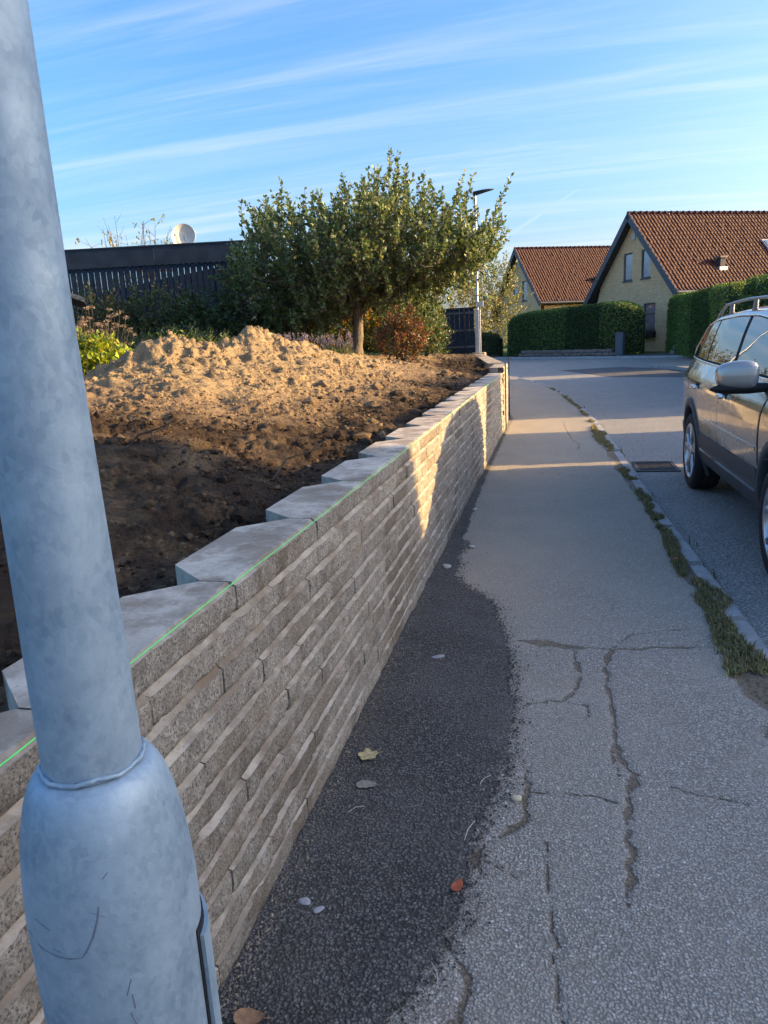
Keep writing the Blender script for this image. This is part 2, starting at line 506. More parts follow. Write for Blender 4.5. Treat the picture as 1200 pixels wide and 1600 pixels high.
def m_paint(name, col, metal=.75, rough=.28):
    t = NT(name); co = t.coord()
    v = t.n('ShaderNodeTexVoronoi'); t.l(co, v.inputs['Vector']); v.inputs['Scale'].default_value = 900
    sc = t.n('ShaderNodeSeparateColor'); t.l(v.outputs['Color'], sc.inputs[0])
    c = t.mix(t.math('MULTIPLY', sc.outputs[0], .35), col, tuple(min(1, x * 1.5) for x in col))
    c = t.mix(t.ramp(t.noise(co, 4, 6, .7), .5, .8, 0, .25), c, (.22, .20, .17))
    dn = t.ramp(t.noise(co, 7, 5, .6), .3, .7, rough * .8, rough * 1.3)
    m = t.fin(c, dn, metal, None, .5)
    t.p.inputs['Coat Weight'].default_value = 1.0; t.p.inputs['Coat Roughness'].default_value = .04
    return m

M = {}
M['block'] = m_block(); M['cap'] = m_cap(); M['ledge'] = m_cap('skylit ledge', (.36, .317, .255), (.52, .46, .372))  # cast ledge, painted paler than the split face as if catching skylight
M['walk'] = m_asphalt('old pavement asphalt', (.37, .328, .268), (.54, .48, .395), (.72, .66, .57), .05, 122, .0045, .36, dirt=True, gapmix=.72)
M['patch'] = m_asphalt('fresh asphalt', (.098, .091, .080), (.225, .21, .19), (.38, .36, .33), .02, 105, .007, .05)
M['road'] = m_asphalt('road asphalt', (.33, .312, .282), (.45, .428, .39), (.56, .535, .50), .08, 70, .004, .15)
M['road2'] = m_asphalt('darker road asphalt', (.12, .119, .119), (.185, .183, .18), (.30, .295, .29), .08, 70, .004, .1)
M['soil'] = m_soil()
M['soilgrit'] = simple('grit', (.24, .20, .15), .95, 0, .4, 60)
M['galv'] = m_galv()
M['brick'] = m_brick(); M['tile'] = m_tiles()
M['leaf'] = m_leaf('leaf', .35, .42, .45)
M['needle'] = m_leaf('hedge leaf', .15, .7, .15)
M['petal'] = m_leaf('petal', .3, .8, .1)
M['grass'] = m_leaf('grass blade', .3, .6, .2)
M['bark'] = m_bark('apple bark', (.085, .068, .052), (.23, .195, .155))
M['twig'] = m_bark('twig bark', (.055, .042, .03), (.13, .105, .078))
M['kerb'] = simple('kerb concrete', (.30, .295, .285), .9, 0, .2, 6, .004)
M['lawn'] = simple('lawn', (.055, .105, .02), .95, 0, .35, 7, .03)
M['earth'] = simple('dry verge earth', (.16, .14, .10), .97, 0, .3, 3, .02)
M['darkwood'] = simple('black stained wood', (.019, .032, .052), .8, 0, .3, 14, .003, .15)
M['darktrim'] = simple('dark blue grey trim', (.055, .068, .085), .5, 0, .15, 5)
M['fascia'] = simple('dark slate fascia', (.024, .037, .056), .8, 0, .2, 3, 0, .15)
M['white'] = simple('white paint', (.72, .72, .70), .5, 0, .06, 4)
M['redwood'] = simple('falu red boards', (.19, .035, .022), .85, 0, .25, 8, .003)
M['felt'] = simple('dark roofing felt', (.05, .052, .058), .8, 0, .25, 10, .003)
M['dish'] = simple('beige dish metal', (.50, .48, .42), .5, 0, .05, 3)
M['stone'] = simple('low wall stone', (.20, .15, .13), .95, 0, .3, 6, .02)
M['cabinet'] = simple('grey cabinet steel', (.085, .10, .125), .5, .2, .1, 4)
M['iron'] = simple('cast iron', (.045, .043, .042), .7, .4, .3, 20, .002)
M['string'] = simple('green line', (.10, .85, .16), .6, 0, .05, 50)
M['black'] = simple('black rubber', (.012, .012, .013), .75, 0, .2, 30)
M['greyplastic'] = simple('grey zinc post', (.42, .44, .46), .5, .4, .1, 6)
M['pane'] = NT('window glass').fin((.10, .13, .17), .03, .0, None, 1.0)
M['skypane'] = NT('sky reflecting window glass').fin((.24, .31, .37), .06, .0, None, 1.0)  # pale blue tone painted in for sky reflected in the upper panes
M['scratch'] = simple('dark scuff', (.14, .175, .21), .8, 0, .2, 60)

# ================================================================== SETTING
def lerp_tab(tab):
    ys = np.array([a for a, b in tab]); xs = np.array([b for a, b in tab])
    return lambda y: np.interp(y, ys, xs)
KERB_TAB = [(-12, 1.22), (-3, 1.16), (0, 1.12), (3.45, 1.05), (5, 0.99), (7.5, 0.92), (9.4, .90), (10.8, .86), (12.5, .82), (14.3, .76), (17, .58), (20, .30), (22, .08), (25, -.50), (28.7, -1.55), (32, -3.0), (35, -5.0), (38, -8.0)]
_kt = lerp_tab(KERB_TAB)
def xk(y):
    y = np.asarray(y, float)
    return (_kt(y - .8) + _kt(y) + _kt(y + .8)) / 3
xw = lerp_tab([(-12, -.80), (14.3, -.80), (24, -2.1), (30, -4.2), (35, -8.0), (38, -11.5)])

# ground to the horizon
ax = np.concatenate([[-1500, -600, -250, -120], np.arange(-70, 71, 5), [120, 250, 600, 1500]]).astype(float)
ay = np.concatenate([[-1500, -400, -120, -60, -30], np.arange(-20, 101, 4), [150, 300, 700, 1500]]).astype(float)
Y, X = np.meshgrid(ay, ax, indexing='ij')
o = link('ground', gridmesh('ground', X, Y, np.minimum(gz(X, Y), 1.6) - .16, M['earth'])); tag(o, kind='structure')

ax = np.linspace(-32, 6.6, 80); ay = np.concatenate([np.linspace(-30, 20, 40), np.linspace(20.6, 58, 70)])
Y, X = np.meshgrid(ay, ax, indexing='ij')
o = link('road', gridmesh('road', X, Y, gz(X, Y) - .07, M['road'])); tag(o, kind='structure')
pts = [(.3, 31.6), (1.15, 29.2), (2.0, 26.8), (3.4, 26.0), (4.95, 25.1), (4.85, 28.0), (4.4, 29.6), (3.6, 31.0), (2.8, 32.2), (1.5, 32.0)]
mb = MB(); mb.add([(x, y, float(gz(x, y)) - .065) for x, y in pts] + [(2.6, 28.8, float(gz(0, 28.8)) - .063)], [(i, (i + 1) % 10, 10) for i in range(10)])
tag(mb.build('road_patch', M['road2']), kind='structure')

# pavement (old asphalt) with dirt-filled cracks
CRACKS = [
 (.020, [(0.288, 3.556), (0.242, 3.327), (0.241, 3.097), (0.239, 2.894), (0.233, 2.641), (0.255, 2.491), (0.294, 2.435), (0.26, 2.316), (0.236, 2.207), (0.232, 2.019), (0.209, 1.781)]),
 (.010, [(0.232, 2.641), (0.215, 2.5), (0.235, 2.4)]),
 (.055, [(-0.19, 3.60), (-0.06, 3.56), (0.09, 3.535), (0.2, 3.52)]),
 (.016, [(0.2, 3.52), (0.285, 3.517), (0.518, 3.565), (0.763, 3.606)]),
 (.006, [(0.285, 3.53), (0.40, 3.72), (0.60, 3.80), (0.70, 3.83)]),
 (.015, [(0.10, 3.50), (0.111, 3.385), (0.117, 3.113), (0.044, 2.953), (-0.131, 2.902)]),
 (.014, [(0.044, 2.953), (0.14, 2.93), (0.15, 2.86), (0.13, 2.80)]),
 (.016, [(-0.098, 2.41), (-0.083, 2.265), (-0.09, 2.18), (-0.104, 2.089), (-0.185, 2.013)]),
 (.034, [(-0.20, 2.00), (-0.226, 1.917), (-0.215, 1.837)]),
 (.020, [(-0.21, 1.90), (-0.16, 1.89), (-0.117, 1.856)]),
 (.016, [(-0.185, 2.013), (-0.15, 2.06), (-0.12, 2.09)]),
 (.020, [(-0.275, 1.588), (-0.24, 1.54), (-0.218, 1.506), (-0.201, 1.425), (-0.22, 1.33), (-.21, 1.25)]),
 (.009, [(0.003, 1.594), (0.007, 1.48), (0.024, 1.397), (.02, 1.30)]),
 (.007, [(-0.073, 2.285), (0.079, 2.289), (0.214, 2.266)]),
 (.010, [(-0.70, 8.62), (-0.2, 8.45), (0.044, 8.311), (0.3, 8.22), (0.663, 8.235)]),
 (.016, [(-0.116, 9.867), (0.295, 9.713), (0.726, 9.562)]),
 (.005, [(0.40, 2.37), (0.501, 2.344), (0.576, 2.32), (0.634, 2.315)]),
 (.004, [(-0.027, 2.069), (-0.015, 1.843), (0.011, 1.595)]),
 (.018, [(0.18, 13.368), (0.20, 12.4), (0.254, 11.621), (0.27, 11.1), (0.36, 10.6), (0.33, 10.1)]),
 (.008, [(0.33, 10.1), (0.40, 9.7)]), (.010, [(0.254, 12.6), (.42, 12.5), (.62, 12.7)]),
 (.03, [(-0.78, 14.6), (-0.45, 14.75), (-0.2, 14.8)]), (.008, [(-.9, 16.4), (.3, 16.2)]), (.008, [(-1.1, 19.8), (.1, 19.5)]), (.006, [(-.7, 12.1), (-.2, 11.95), (.5, 11.8)]),
]
rows = np.concatenate([np.arange(-6, .9, .08), np.arange(.9, 4.5, .009), np.arange(4.5, 7, .018), np.arange(7, 15, .05), np.arange(15, 38, .3)])
cols = np.linspace(0, 1, 160)
Yr = rows[:, None] + 0 * cols[None]
Xr = xw(rows)[:, None] - .04 + (xk(rows) - .10 - xw(rows) + .04)[:, None] * cols[None]
def polydist(X, Y, pl):
    d = np.full(X.shape, 9.0)
    for (x0, y0), (x1, y1) in zip(pl[:-1], pl[1:]):
        dx, dy = x1 - x0, y1 - y0; L2 = dx * dx + dy * dy
        t = np.clip(((X - x0) * dx + (Y - y0) * dy) / L2, 0, 1)
        d = np.minimum(d, np.hypot(X - x0 - t * dx, Y - y0 - t * dy))
    return d
wob = fbm(Xr * 11, Yr * 11, 1.0, 5, .62) * .024
wob2 = fbm(Xr * 11, Yr * 11, 7.0, 5, .62) * .024
dirt = np.zeros_like(Xr)
for w_, pl in CRACKS:
    ww = .50 * w_ * np.clip(1 + 1.5 * fbm(Xr * 13, Yr * 13, 3.3, 4, .6), .35, 2.0)
    d = polydist(Xr + wob, Yr + wob2, pl)
    e0 = np.hypot(Xr - pl[0][0], Yr - pl[0][1]); e1 = np.hypot(Xr - pl[-1][0], Yr - pl[-1][1])
    ww = ww * (.12 + .88 * smooth01(np.minimum(e0, e1) / .16))
    dirt = np.maximum(dirt, np.clip(1.15 - d / np.maximum(ww, .003) * .5, 0, 1))
gin = lerp_tab([(-6, .86), (2.87, .85), (3.13, .80), (3.46, .77), (4.04, .83), (4.84, .78), (5.64, .82), (7, .81), (7.8, .80), (8.5, .73), (9.9, .68), (11.5, .60), (13.2, .66), (16.3, .48), (20.7, .10), (25, -.55), (30, -2.1), (38, -8.2)])
ge = gin(Yr) + fbm(Xr * 2, Yr * 2.2, 9, 4) * .10
dirt = np.maximum(dirt, smooth01((Xr - ge + .04) / .09))
dirt = np.maximum(dirt, .72 * smooth01(1 - np.abs(Xr - xw(Yr) - .02) / .10) * (Yr > 7.5))
dust = .75 * np.exp(-((Yr - 5.6) / 1.6) ** 2) * np.exp(-((Xr + .25) / .5) ** 2) + .65 * np.exp(-((Yr - 11) / 4.5) ** 2) * np.exp(-((Xr + .1) / .8) ** 2)
dust = np.clip(dust + .25 * fbm(Xr * 1.2, Yr * .8, 4, 4), 0, .8)
Zr = gz(Xr, Yr) + fbm(Xr * 1.1, Yr * .8, 5, 3) * .006 - .006 * np.clip(dirt, 0, 1) * (Yr < 9)
o = link('pavement', gridmesh('pavement', Xr, Yr, Zr, M['walk'], attrs=dict(dirt=dirt, dust=dust))); tag(o, kind='structure')

# fresh asphalt strip laid along the wall
xb = lerp_tab([(-6, -.42), (.6, -.42), (1.324, -.384), (1.44, -.321), (1.565, -.283), (1.753, -.252), (2.068, -.241), (2.409, -.169), (2.898, -.164), (3.278, -.192), (3.71, -.266), (4.148, -.371), (4.45, -.56), (4.552, -.628), (5.06, -.672), (6.22, -.71), (8.0, -.745), (10.1, -.76), (12.2, -.77)])
rows = np.concatenate([np.arange(-6, .9, .06), np.arange(.9, 6, .008), np.arange(6, 12.2, .03)])
edge = xb(rows) + .045 * fbm(rows * 3.1, rows * 0 + 2, 0, 3) + .035 * fbm(rows * 22, rows * 0, 1, 4)
edge = np.maximum(edge, -.785)
cols = np.linspace(0, 1, 60)
Yr = rows[:, None] + 0 * cols[None]
Xr = -.84 + (edge + .84)[:, None] * cols[None]
Xr = Xr + .012 * fbm(Xr * 30, Yr * 30, 2, 2) * smooth01((cols[None] - .8) / .2)
Zr = .004 + .009 * np.clip((1 - cols[None]) * 12, 0, 1) ** .6 + .006 * fbm(Xr * 2, Yr * 2, 8, 3)
Zr = np.maximum(Zr + gz(Xr, Yr), .004 + fbm(Xr * 1.1, Yr * .8, 5, 3) * .006)
o = link('asphalt_strip', gridmesh('asphalt_strip', Xr, Yr, Zr, M['patch'])); tag(o, kind='structure')

# loose crumbs of fresh asphalt along its ragged edge
def crumbs(name, label, x, y, z, smin, smax, mat, seed):
    r = np.random.default_rng(seed); m = len(x)
    tv = np.array([(1, 0, 0), (-1, 0, 0), (0, 1, 0), (0, -1, 0), (0, 0, 1), (0, 0, -1)], float)
    tf = np.array([(0, 2, 4), (2, 1, 4), (1, 3, 4), (3, 0, 4), (2, 0, 5), (1, 2, 5), (3, 1, 5), (0, 3, 5)])
    s = smin * (smax / smin) ** (r.random(m) ** 2)
    V = tv[None] * (1 + r.uniform(-.3, .3, (m, 6, 1))) * (s[:, None] * r.uniform(.7, 1.3, (m, 3)))[:, None]
    th = r.uniform(0, 6.28, m); c, si = np.cos(th)[:, None], np.sin(th)[:, None]
    VV = np.stack([V[..., 0] * c - V[..., 1] * si + x[:, None], V[..., 0] * si + V[..., 1] * c + y[:, None], V[..., 2] * .7 + z[:, None]], -1).reshape(-1, 3)
    FF = (tf[None] + (np.arange(m) * 6)[:, None, None]).reshape(-1, 3)
    return tag(link(name, npmesh(name, VV, FF, mat)), label, 'gravel', kind='stuff')
_r = np.random.default_rng(12); _y = .9 + 4.6 * _r.random(5200) ** 1.2
_x = np.interp(_y, rows, edge) + _r.normal(0, .028, len(_y)) + .02 * (_r.random(len(_y)) < .1) * _r.normal(0, 4, len(_y))
crumbs('asphalt_crumbs', 'loose dark crumbs along the ragged edge of the fresh asphalt', np.maximum(_x, -.75), _y, np.full(len(_y), .006), .0022, .0065, M['patch'], 13)
_y = 1.0 + 10 * _r.random(2600) ** 1.5; _x = -.79 + np.abs(_r.normal(0, .03, len(_y)))
crumbs('wall_foot_grit', 'grit and earth crumbs gathered at the foot of the wall', _x, _y, np.full(len(_y), .014), .002, .007, M['soilgrit'], 14)
# kerb stones
def bevel_box(name, sx, sy, sz, mat, bev=.01, seg=1, rough=0.0):
    bm = bmesh.new(); bmesh.ops.create_cube(bm, size=1)
    for v in bm.verts: v.co = Vector((v.co.x * sx, v.co.y * sy, v.co.z * sz))
    bmesh.ops.bevel(bm, geom=bm.edges[:], offset=bev, segments=seg, affect='EDGES')
    if rough:
        for v in bm.verts: v.co += Vector((random.uniform(-1, 1), random.uniform(-1, 1), random.uniform(-1, 1))) * rough
    me = bpy.data.meshes.new(name); bm.to_mesh(me); bm.free(); me.materials.append(mat)
    return me
kerb = bpy.data.objects.new('kerb', None); COL.objects.link(kerb); tag(kerb, kind='structure')
kme = [bevel_box('kerb_stone', .12, .985, .26, M['kerb'], .018, 2, .003) for _ in range(3)]
y = -5.0; i = 0
while y < 36:
    x0, x1 = float(xk(y)), float(xk(y + .5)); ang = math.atan2(x1 - x0, .5)
    st = math.cos(ang)
    ym = y + st * .5
    o = link('kerb_stone', kme[i % 3], kerb, (float(xk(ym)) - .06, ym, float(gz(0, ym)) - .13 + random.uniform(-.006, .006)))
    o.rotation_euler = (random.uniform(-.006, .006), random.uniform(-.02, .02), -ang)
    y += st; i += 1

# right-hand pavement and its kerb
RB = [(5.3, -30), (5.3, 0), (5.3, 20), (5.15, 25), (4.95, 27.5), (4.55, 29.4), (3.9, 30.8), (3.8, 31.5), (4.4, 32.3), (5.6, 33.2), (7.2, 34.0)]
inner = [(9, -30), (9, 0), (9, 20), (9, 25), (9, 27.5), (9, 29.4), (9, 30.6), (9, 31.6), (9, 32.4), (9, 33.3), (9, 34.2)]
mb = MB()
for k in range(len(RB) - 1):
    a, b, c, d = RB[k], inner[k], inner[k + 1], RB[k + 1]
    mb.add([(p[0], p[1], float(gz(*p)) + .03) for p in (a, b, c, d)], [(0, 1, 2, 3)])
tag(mb.build('far_side_pavement', M['walk']), kind='structure')
kerb2 = bpy.data.objects.new('kerb_opposite', None); COL.objects.link(kerb2); tag(kerb2, kind='structure')
for k in range(2, len(RB) - 1):
    a, d = Vector(RB[k]), Vector(RB[k + 1]); L = (d - a).length; nseg = max(1, int(round(L)))
    for s in range(nseg):
        p, q = a + (d - a) * (s / nseg), a + (d - a) * ((s + 1) / nseg)
        m_ = (p + q) / 2
        mm = MB().box(-.075, .075, -L / nseg / 2 + .006, L / nseg / 2 - .006, -.14, .13)
        o = mm.build('kerb_stone', M['kerb'], kerb2, (m_.x, m_.y, float(gz(m_.x, m_.y)) - .085)); o.rotation_euler = (0, 0, -math.atan2(q.x - p.x, q.y - p.y))
# pavement and lawns on the outside of the bend
FB = [(9, 35.3), (5.6, 37.6), (3.2, 39.2), (.2, 41.6), (-3, 44.2), (-8, 48.2), (-16, 54), (-32, 64)]
def strip(name, off0, off1, z, mat):
    mb = MB()
    P = []
    for k, p in enumerate(FB):
        a = Vector(FB[max(k - 1, 0)]); b = Vector(FB[min(k + 1, len(FB) - 1)]); t = (b - a).normalized(); nrm_ = Vector((-t.y, t.x)) * -1
        if nrm_.y < 0: nrm_ = -nrm_
        row = [(p[0] + nrm_.x * off0, p[1] + nrm_.y * off0, float(gz(*p)) + z - .16)]
        for j in range(9):
            q = Vector(p) + nrm_ * (off0 + (off1 - off0) * j / 8)
            row.append((q.x, q.y, float(gz(q.x, q.y)) + z))
        P.append(row)
    mb.grid(P, flip=False)
    me = mb.mesh(name, mat)
    return link(name, me)
tag(strip('bend_kerb', 0, .16, .035, M['kerb']), kind='structure')
tag(strip('bend_pavement', .16, 1.9, .031, M['road2']), kind='structure')
tag(strip('far_lawn', 1.9, 60, .02, M['lawn']), kind='structure')
mb = MB(); mb.add([(x, y, float(gz(x, y)) + .045) for x, y in [(4.2, 38.6), (6.6, 37.0), (9.5, 42), (7.6, 44)]], [(0, 1, 2, 3)])
tag(mb.build('driveway', M['road2']), kind='structure')

# ------------------------------------------------------------------ retaining wall of split-faced blocks
NC, WH = 11, .97
CH = WH / NC
def block_mesh(seed, L=.68, D=.245, H=CH, nx=44, nz=9, amp=.0055):
    r = random.Random(seed)
    mb = MB()
    g = .0018                                    # open joint
    ys = np.linspace(g, L - g, nx); zs = np.linspace(.0015, H - .0015, nz)
    Yg, Zg = np.meshgrid(ys, zs, indexing='ij')
    disp = amp * (fbm(Yg * 9 + seed * 7.7, Zg * 14, seed * 1.3, 4) + .7 * fbm(Yg * 36, Zg * 40, seed, 3))
    disp += .007 * perlin(Yg * 3 + seed * 3.1, Zg * 3, seed * .9)
    tz = (Zg - zs[0]) / (zs[-1] - zs[0]); ty = (Yg - ys[0]) / (ys[-1] - ys[0])
    zs_ = np.concatenate([[0, .05, .11], np.linspace(.11, .86, nz - 4)[1:], [.90, 1.0]]); tz = np.repeat(zs_[None], nx, 0); Zg = zs[0] + tz * (zs[-1] - zs[0])
    led = np.clip(.85 + .6 * fbm(Yg * 5 + seed * 5.1, Yg * 0, seed * 2.2, 3), .5, 1.3)
    ch = .019 * led * np.clip((tz - .86) / .14, 0, 1) ** .45 + .011 * smooth01((.10 - tz) / .08) + .003 * smooth01((.012 - ty) / .012) + .003 * smooth01((ty - .988) / .012)
    disp = disp * (1 - .6 * np.clip((tz - .86) / .14, 0, 1))
    chip = smooth01((fbm(Yg * 8 + seed * 9.3, Zg * 6, seed * 4.4, 3) - .22) / .12) * smooth01((.30 - tz) / .22) + smooth01((fbm(Yg * 5 + seed * 2.3, Zg * 4, seed * 6.1, 3) - .34) / .1) * smooth01((tz - .55) / .2)
    ch = ch + .007 * np.clip(chip, 0, 1)
    Xg = disp - ch
    Zg = Zg + .0035 * fbm(Yg * 7, Yg * 0 + 3, seed * 1.7, 3) * smooth01((tz - .5) / .36) * (tz < .89)
    P = [[(Xg[i, j], Yg[i, j], Zg[i, j]) for j in range(nz)] for i in range(nx)]
    mb.grid([r_[:nz - 2] for r_ in P], 0, True, flip=True); mb.grid([r_[nz - 3:] for r_ in P], 2, True, flip=True)
    b0, b1 = .13, L - .13                        # tapered tail
    zb, zt = .0015, H - .0015
    # top: follows the front edge, then the tapered tail
    top = [(Xg[i, -1], Yg[i, -1], zt) for i in range(nx)]
    bot = [(Xg[i, 0], Yg[i, 0], zb) for i in range(nx)]
    tail = [(-D * .42, ys[0]), (-D, b0), (-D, b1), (-D * .42, ys[-1])]
    n = len(top)
    mb.add(top + [(x, y, zt) for x, y in reversed(tail)], [tuple(range(n + 4))], 1)
    mb.add(bot + [(x, y, zb) for x, y in reversed(tail)], [tuple(reversed(range(n + 4)))], 0)
    ring_t = [top[0]] + [(x, y, zt) for x, y in tail] + [top[-1]]
    ring_b = [bot[0]] + [(x, y, zb) for x, y in tail] + [bot[-1]]
    for k in range(5):
        mb.add([ring_t[k], ring_t[k + 1], ring_b[k + 1], ring_b[k]], [(0, 1, 2, 3)], 1 if k in (1, 2, 3) else 0)
    # end faces of the split front
    mb.add([P[0][j] for j in range(nz)] + [(-D * .42, ys[0], zt), (-D * .42, ys[0], zb)], [tuple(range(nz + 2))], 0)
    mb.add([P[-1][j] for j in range(nz)] + [(-D * .42, ys[-1], zt), (-D * .42, ys[-1], zb)], [tuple(reversed(range(nz + 2)))], 0)
    return mb.mesh('wall_block', [M['block'], M['cap'], M['ledge']])
BLK = [block_mesh(s) for s in range(1, 11)]
BLK_FAR = [block_mesh(s, nx=12, nz=8) for s in range(11, 15)]
wall = thing('retaining_wall', 'long grey retaining wall of split-faced concrete blocks along the pavement', 'wall', (-.8, 0, 0))
off = [0.0, .37, .12, .52, .25, .60, .05, .43, .19, .55, .29]
for c in range(NC):
    y = -2.75 + off[c] * 1.0
    if c == NC - 1: y = 1.65 - .6825 * 6
    k = 0
    while y < 12.2:
        if not (c < NC - 1 and y > 12.0):
            me = BLK[(c * 3 + k * 7 + c * k) % len(BLK)] if y < 8 else BLK_FAR[(c + k) % 4]
            o = link('wall_block', me, wall, (random.uniform(-.0018, .0018), y, c * CH))
            o.rotation_euler = (0, 0, random.uniform(-.0015, .0015))
        y += .6825 if c == NC - 1 else .6815; k += 1
# the last stretch stands a little proud, then the garden edge turns away
pier = thing('end_wall', 'short projecting end section of the block wall between two black stakes', 'wall', (-.792, 12.30, 0), .022)
for c in range(12):
    for k in range(3):
        o = link('wall_block', BLK_FAR[(c + k) % 4], pier, (random.uniform(-.004, .004), k * .62 - .02 + (.06 if c % 2 else 0), c * CH)); o.scale = (1, .9, 1)
edging = thing('edging_wall', 'pale concrete edging wall turning away behind the end of the block wall', 'wall', (-.93, 14.45, 0))
ang = math.atan2(1.28, 9.4)
edging.rotation_euler = (0, 0, ang)
for k in range(14):
    mm = MB().box(-.30, 0, k * .68 + .004, k * .68 + .676, .0, 1.06 + .004 * (k % 2), 0)
    mm.build('edging_block', M['cap'], edging)
for (x, y, z1, nm) in [(-.775, 12.42, 1.10, 'thin black stake at the near side of the projecting wall end'), (-.815, 14.16, 1.16, 'thin black stake at the far corner of the block wall')]:
    s = thing('marking_stake', nm, 'stake', (x, y, 0), group='stakes at the wall end')
    MB().tube([(0, 0, -.02), (.004, .002, z1)], .011, 6).build('rod', M['black'], s)
    MB().tube([(.004, .002, z1), (.004, .002, z1 + .02)], [.015, .012], 6).build('cap', M['black'], s)
# mason's line
st = MB(); pts = []
for k in range(60):
    y = -1.0 + 13.4 * k / 59
    pts.append((-.788 + .002 * math.sin(k), y, WH + .006 + .003 * math.sin(k * .21)))
st.tube(pts, .0014, 5)
tag(st.build('string_line', M['string']), 'thin bright green mason line stretched along the top of the block wall', 'string')

# ------------------------------------------------------------------ dug soil behind the wall
CP = [(-1.05, -2, .82), (-1.05, 0, .82), (-1.05, 1.5, .82), (-1.05, 3, .83), (-1.05, 5, .85), (-1.05, 8, .89), (-1.05, 12, .93), (-1.2, 14.5, .95), (-1.6, 18, 1.0), (-2.3, 24, 1.03),
      (-1.55, 3.7, .86), (-1.8, 3.6, 1.0), (-2.05, 3.58, 1.07), (-2.4, 3.4, 1.12), (-3.1, 3.3, 1.15), (-1.5, 1.5, .86), (-2.0, 1.5, 1.0), (-2.6, 1.5, 1.1), (-4, 1.5, 1.2), (-2, -1, 1.0), (-4, -2, 1.2),
      (-1.5, 5.2, .88), (-1.9, 5.2, .98), (-2.3, 5.2, 1.06), (-3.14, 6, 1.28), (-2.43, 6.5, 1.11), (-2.3, 10, 1.0), (-1.55, 7, .91), (-1.7, 10, .95), (-1.7, 13, .98), (-3.0, 8.2, 1.34), (-2.9, 10.5, 1.26), (-2.8, 12.5, 1.13),
      (-4.98, 7, 1.29), (-4.72, 7.3, 1.44), (-4.48, 7.6, 1.62), (-4.41, 8, 1.73), (-4.39, 8.5, 1.56), (-4.37, 9, 1.62), (-3.97, 9.5, 1.84), (-3.86, 10, 1.69), (-3.73, 11, 1.57), (-3.62, 13, 1.38), (-3.2, 14, 1.22), (-2.62, 15, 1.05), (-2.51, 18, 1.04), (-2.3, 20, 1.06),
      (-5, 5, 1.24), (-4, 5, 1.22), (-4, 6.4, 1.36), (-5.2, 6, 1.24), (-6, 7, 1.24), (-6, 8.5, 1.3), (-7, 5, 1.25), (-4.9, 9.2, 1.38), (-4.8, 10.5, 1.36), (-5, 12, 1.32), (-4.2, 14, 1.33), (-4.31, 16, 1.33), (-3, 16.5, 1.15), (-6, 16, 1.33), (-8, 14, 1.38), (-8, 18, 1.4), (-12, 14, 1.4),
      (-12, 22, 1.4), (-10, 9, 1.35), (-3.4, 20, 1.12), (-5, 24, 1.15), (-8, 26, 1.25), (-14, 5, 1.35), (-10, 0, 1.3), (-25, 10, 1.4), (-25, 25, 1.4)]
CPa = np.array(CP)
_d = np.hypot(CPa[:, None, 0] - CPa[None, :, 0], CPa[:, None, 1] - CPa[None, :, 1])
_A = np.zeros((len(CP) + 1,) * 2); _A[:-1, :-1] = _d; _A[-1, :-1] = 1; _A[:-1, -1] = 1
_w = np.linalg.solve(_A, np.concatenate([CPa[:, 2], [0]]))
def hsoil(X, Y):
    X = np.asarray(X, float); Y = np.asarray(Y, float)
    s = np.full(X.shape, _w[-1])
    for i in range(len(CP)): s = s + _w[i] * np.hypot(X - CPa[i, 0], Y - CPa[i, 1])
    for (a, b, r_, h_) in ((-4.42, 8.0, .34, .05), (-3.97, 9.5, .34, .04), (-4.05, 9.15, .22, .02), (-4.7, 7.5, .3, .05), (-3.75, 10.7, .35, .06), (-4.15, 8.55, .25, -.10), (-3.3, 12.2, .3, .05)):
        s = s + h_ * np.exp(-((X - a) ** 2 + (Y - b) ** 2) / r_ ** 2)
    return s
ax = np.concatenate([np.linspace(-6.6, -3.2, 120), np.linspace(-3.17, -1.02, 95)])
ay = np.concatenate([np.linspace(-3, .5, 50), np.linspace(.53, 10.5, 400), np.linspace(10.55, 24, 180)])
Y, X = np.meshgrid(ay, ax, indexing='ij')
Xs = X + (xw(Y) + .8) * smooth01((X + 3.2) / 1.6)         # follow the turning edge
Xs = np.minimum(Xs, xw(Y) - .22)
Z = hsoil(Xs, Y)
heap = smooth01((Z - 1.02) / .35)
mk = smooth01((fbm(Xs * 1.3, Y * 1.3, 21, 3) + .05) / .35); mk2 = smooth01((fbm(Xs * 2.1, Y * 2.1, 27, 3) + .02) / .3)
lump = fbm(Xs * 1.6, Y * 1.6, 2, 3) * .075 + fbm(Xs * 4.2, Y * 4.2, 4, 4, .6) * .05 * (.5 + heap) + (.03 - np.abs(fbm(Xs * 6.5, Y * 6.5, 6, 4, .6)) * .11) * mk + fbm(Xs * 20, Y * 20, 1, 4, .65) * .030 * (.35 + mk2)
rill = -np.abs(fbm((Xs * .9 + Y * .5) * 4, (Y - Xs) * .9, 11, 4, .6)) * .13 * smooth01((Z - 1.25) / .3)
edge_fade = smooth01((-1.02 - Xs) / .25)
Z = Z + (lump + rill) * (.35 + .65 * edge_fade)
lawn_side = smooth01((-5.05 + .35 * fbm(X * 1.3, Y * 1.3, 3, 3) - Xs) / .5) * smooth01((Y - 6.2) / 1.0)
back_side = smooth01((Y - 11.5 - 1.6 * (Xs + 4.2)) / 1.2) * (Xs < -3.4)
Z = Z - .30 * np.maximum(lawn_side, .0) - .0 * back_side
sand_lit = .16 + .62 * smooth01((Y - 3.9 + .22 * (Xs + 2)) / 2.0) * smooth01((Z - .90) / .30) + .25 * smooth01((Z - 1.3) / .35)  # sandy heap, plus darker tone painted where the house shade falls
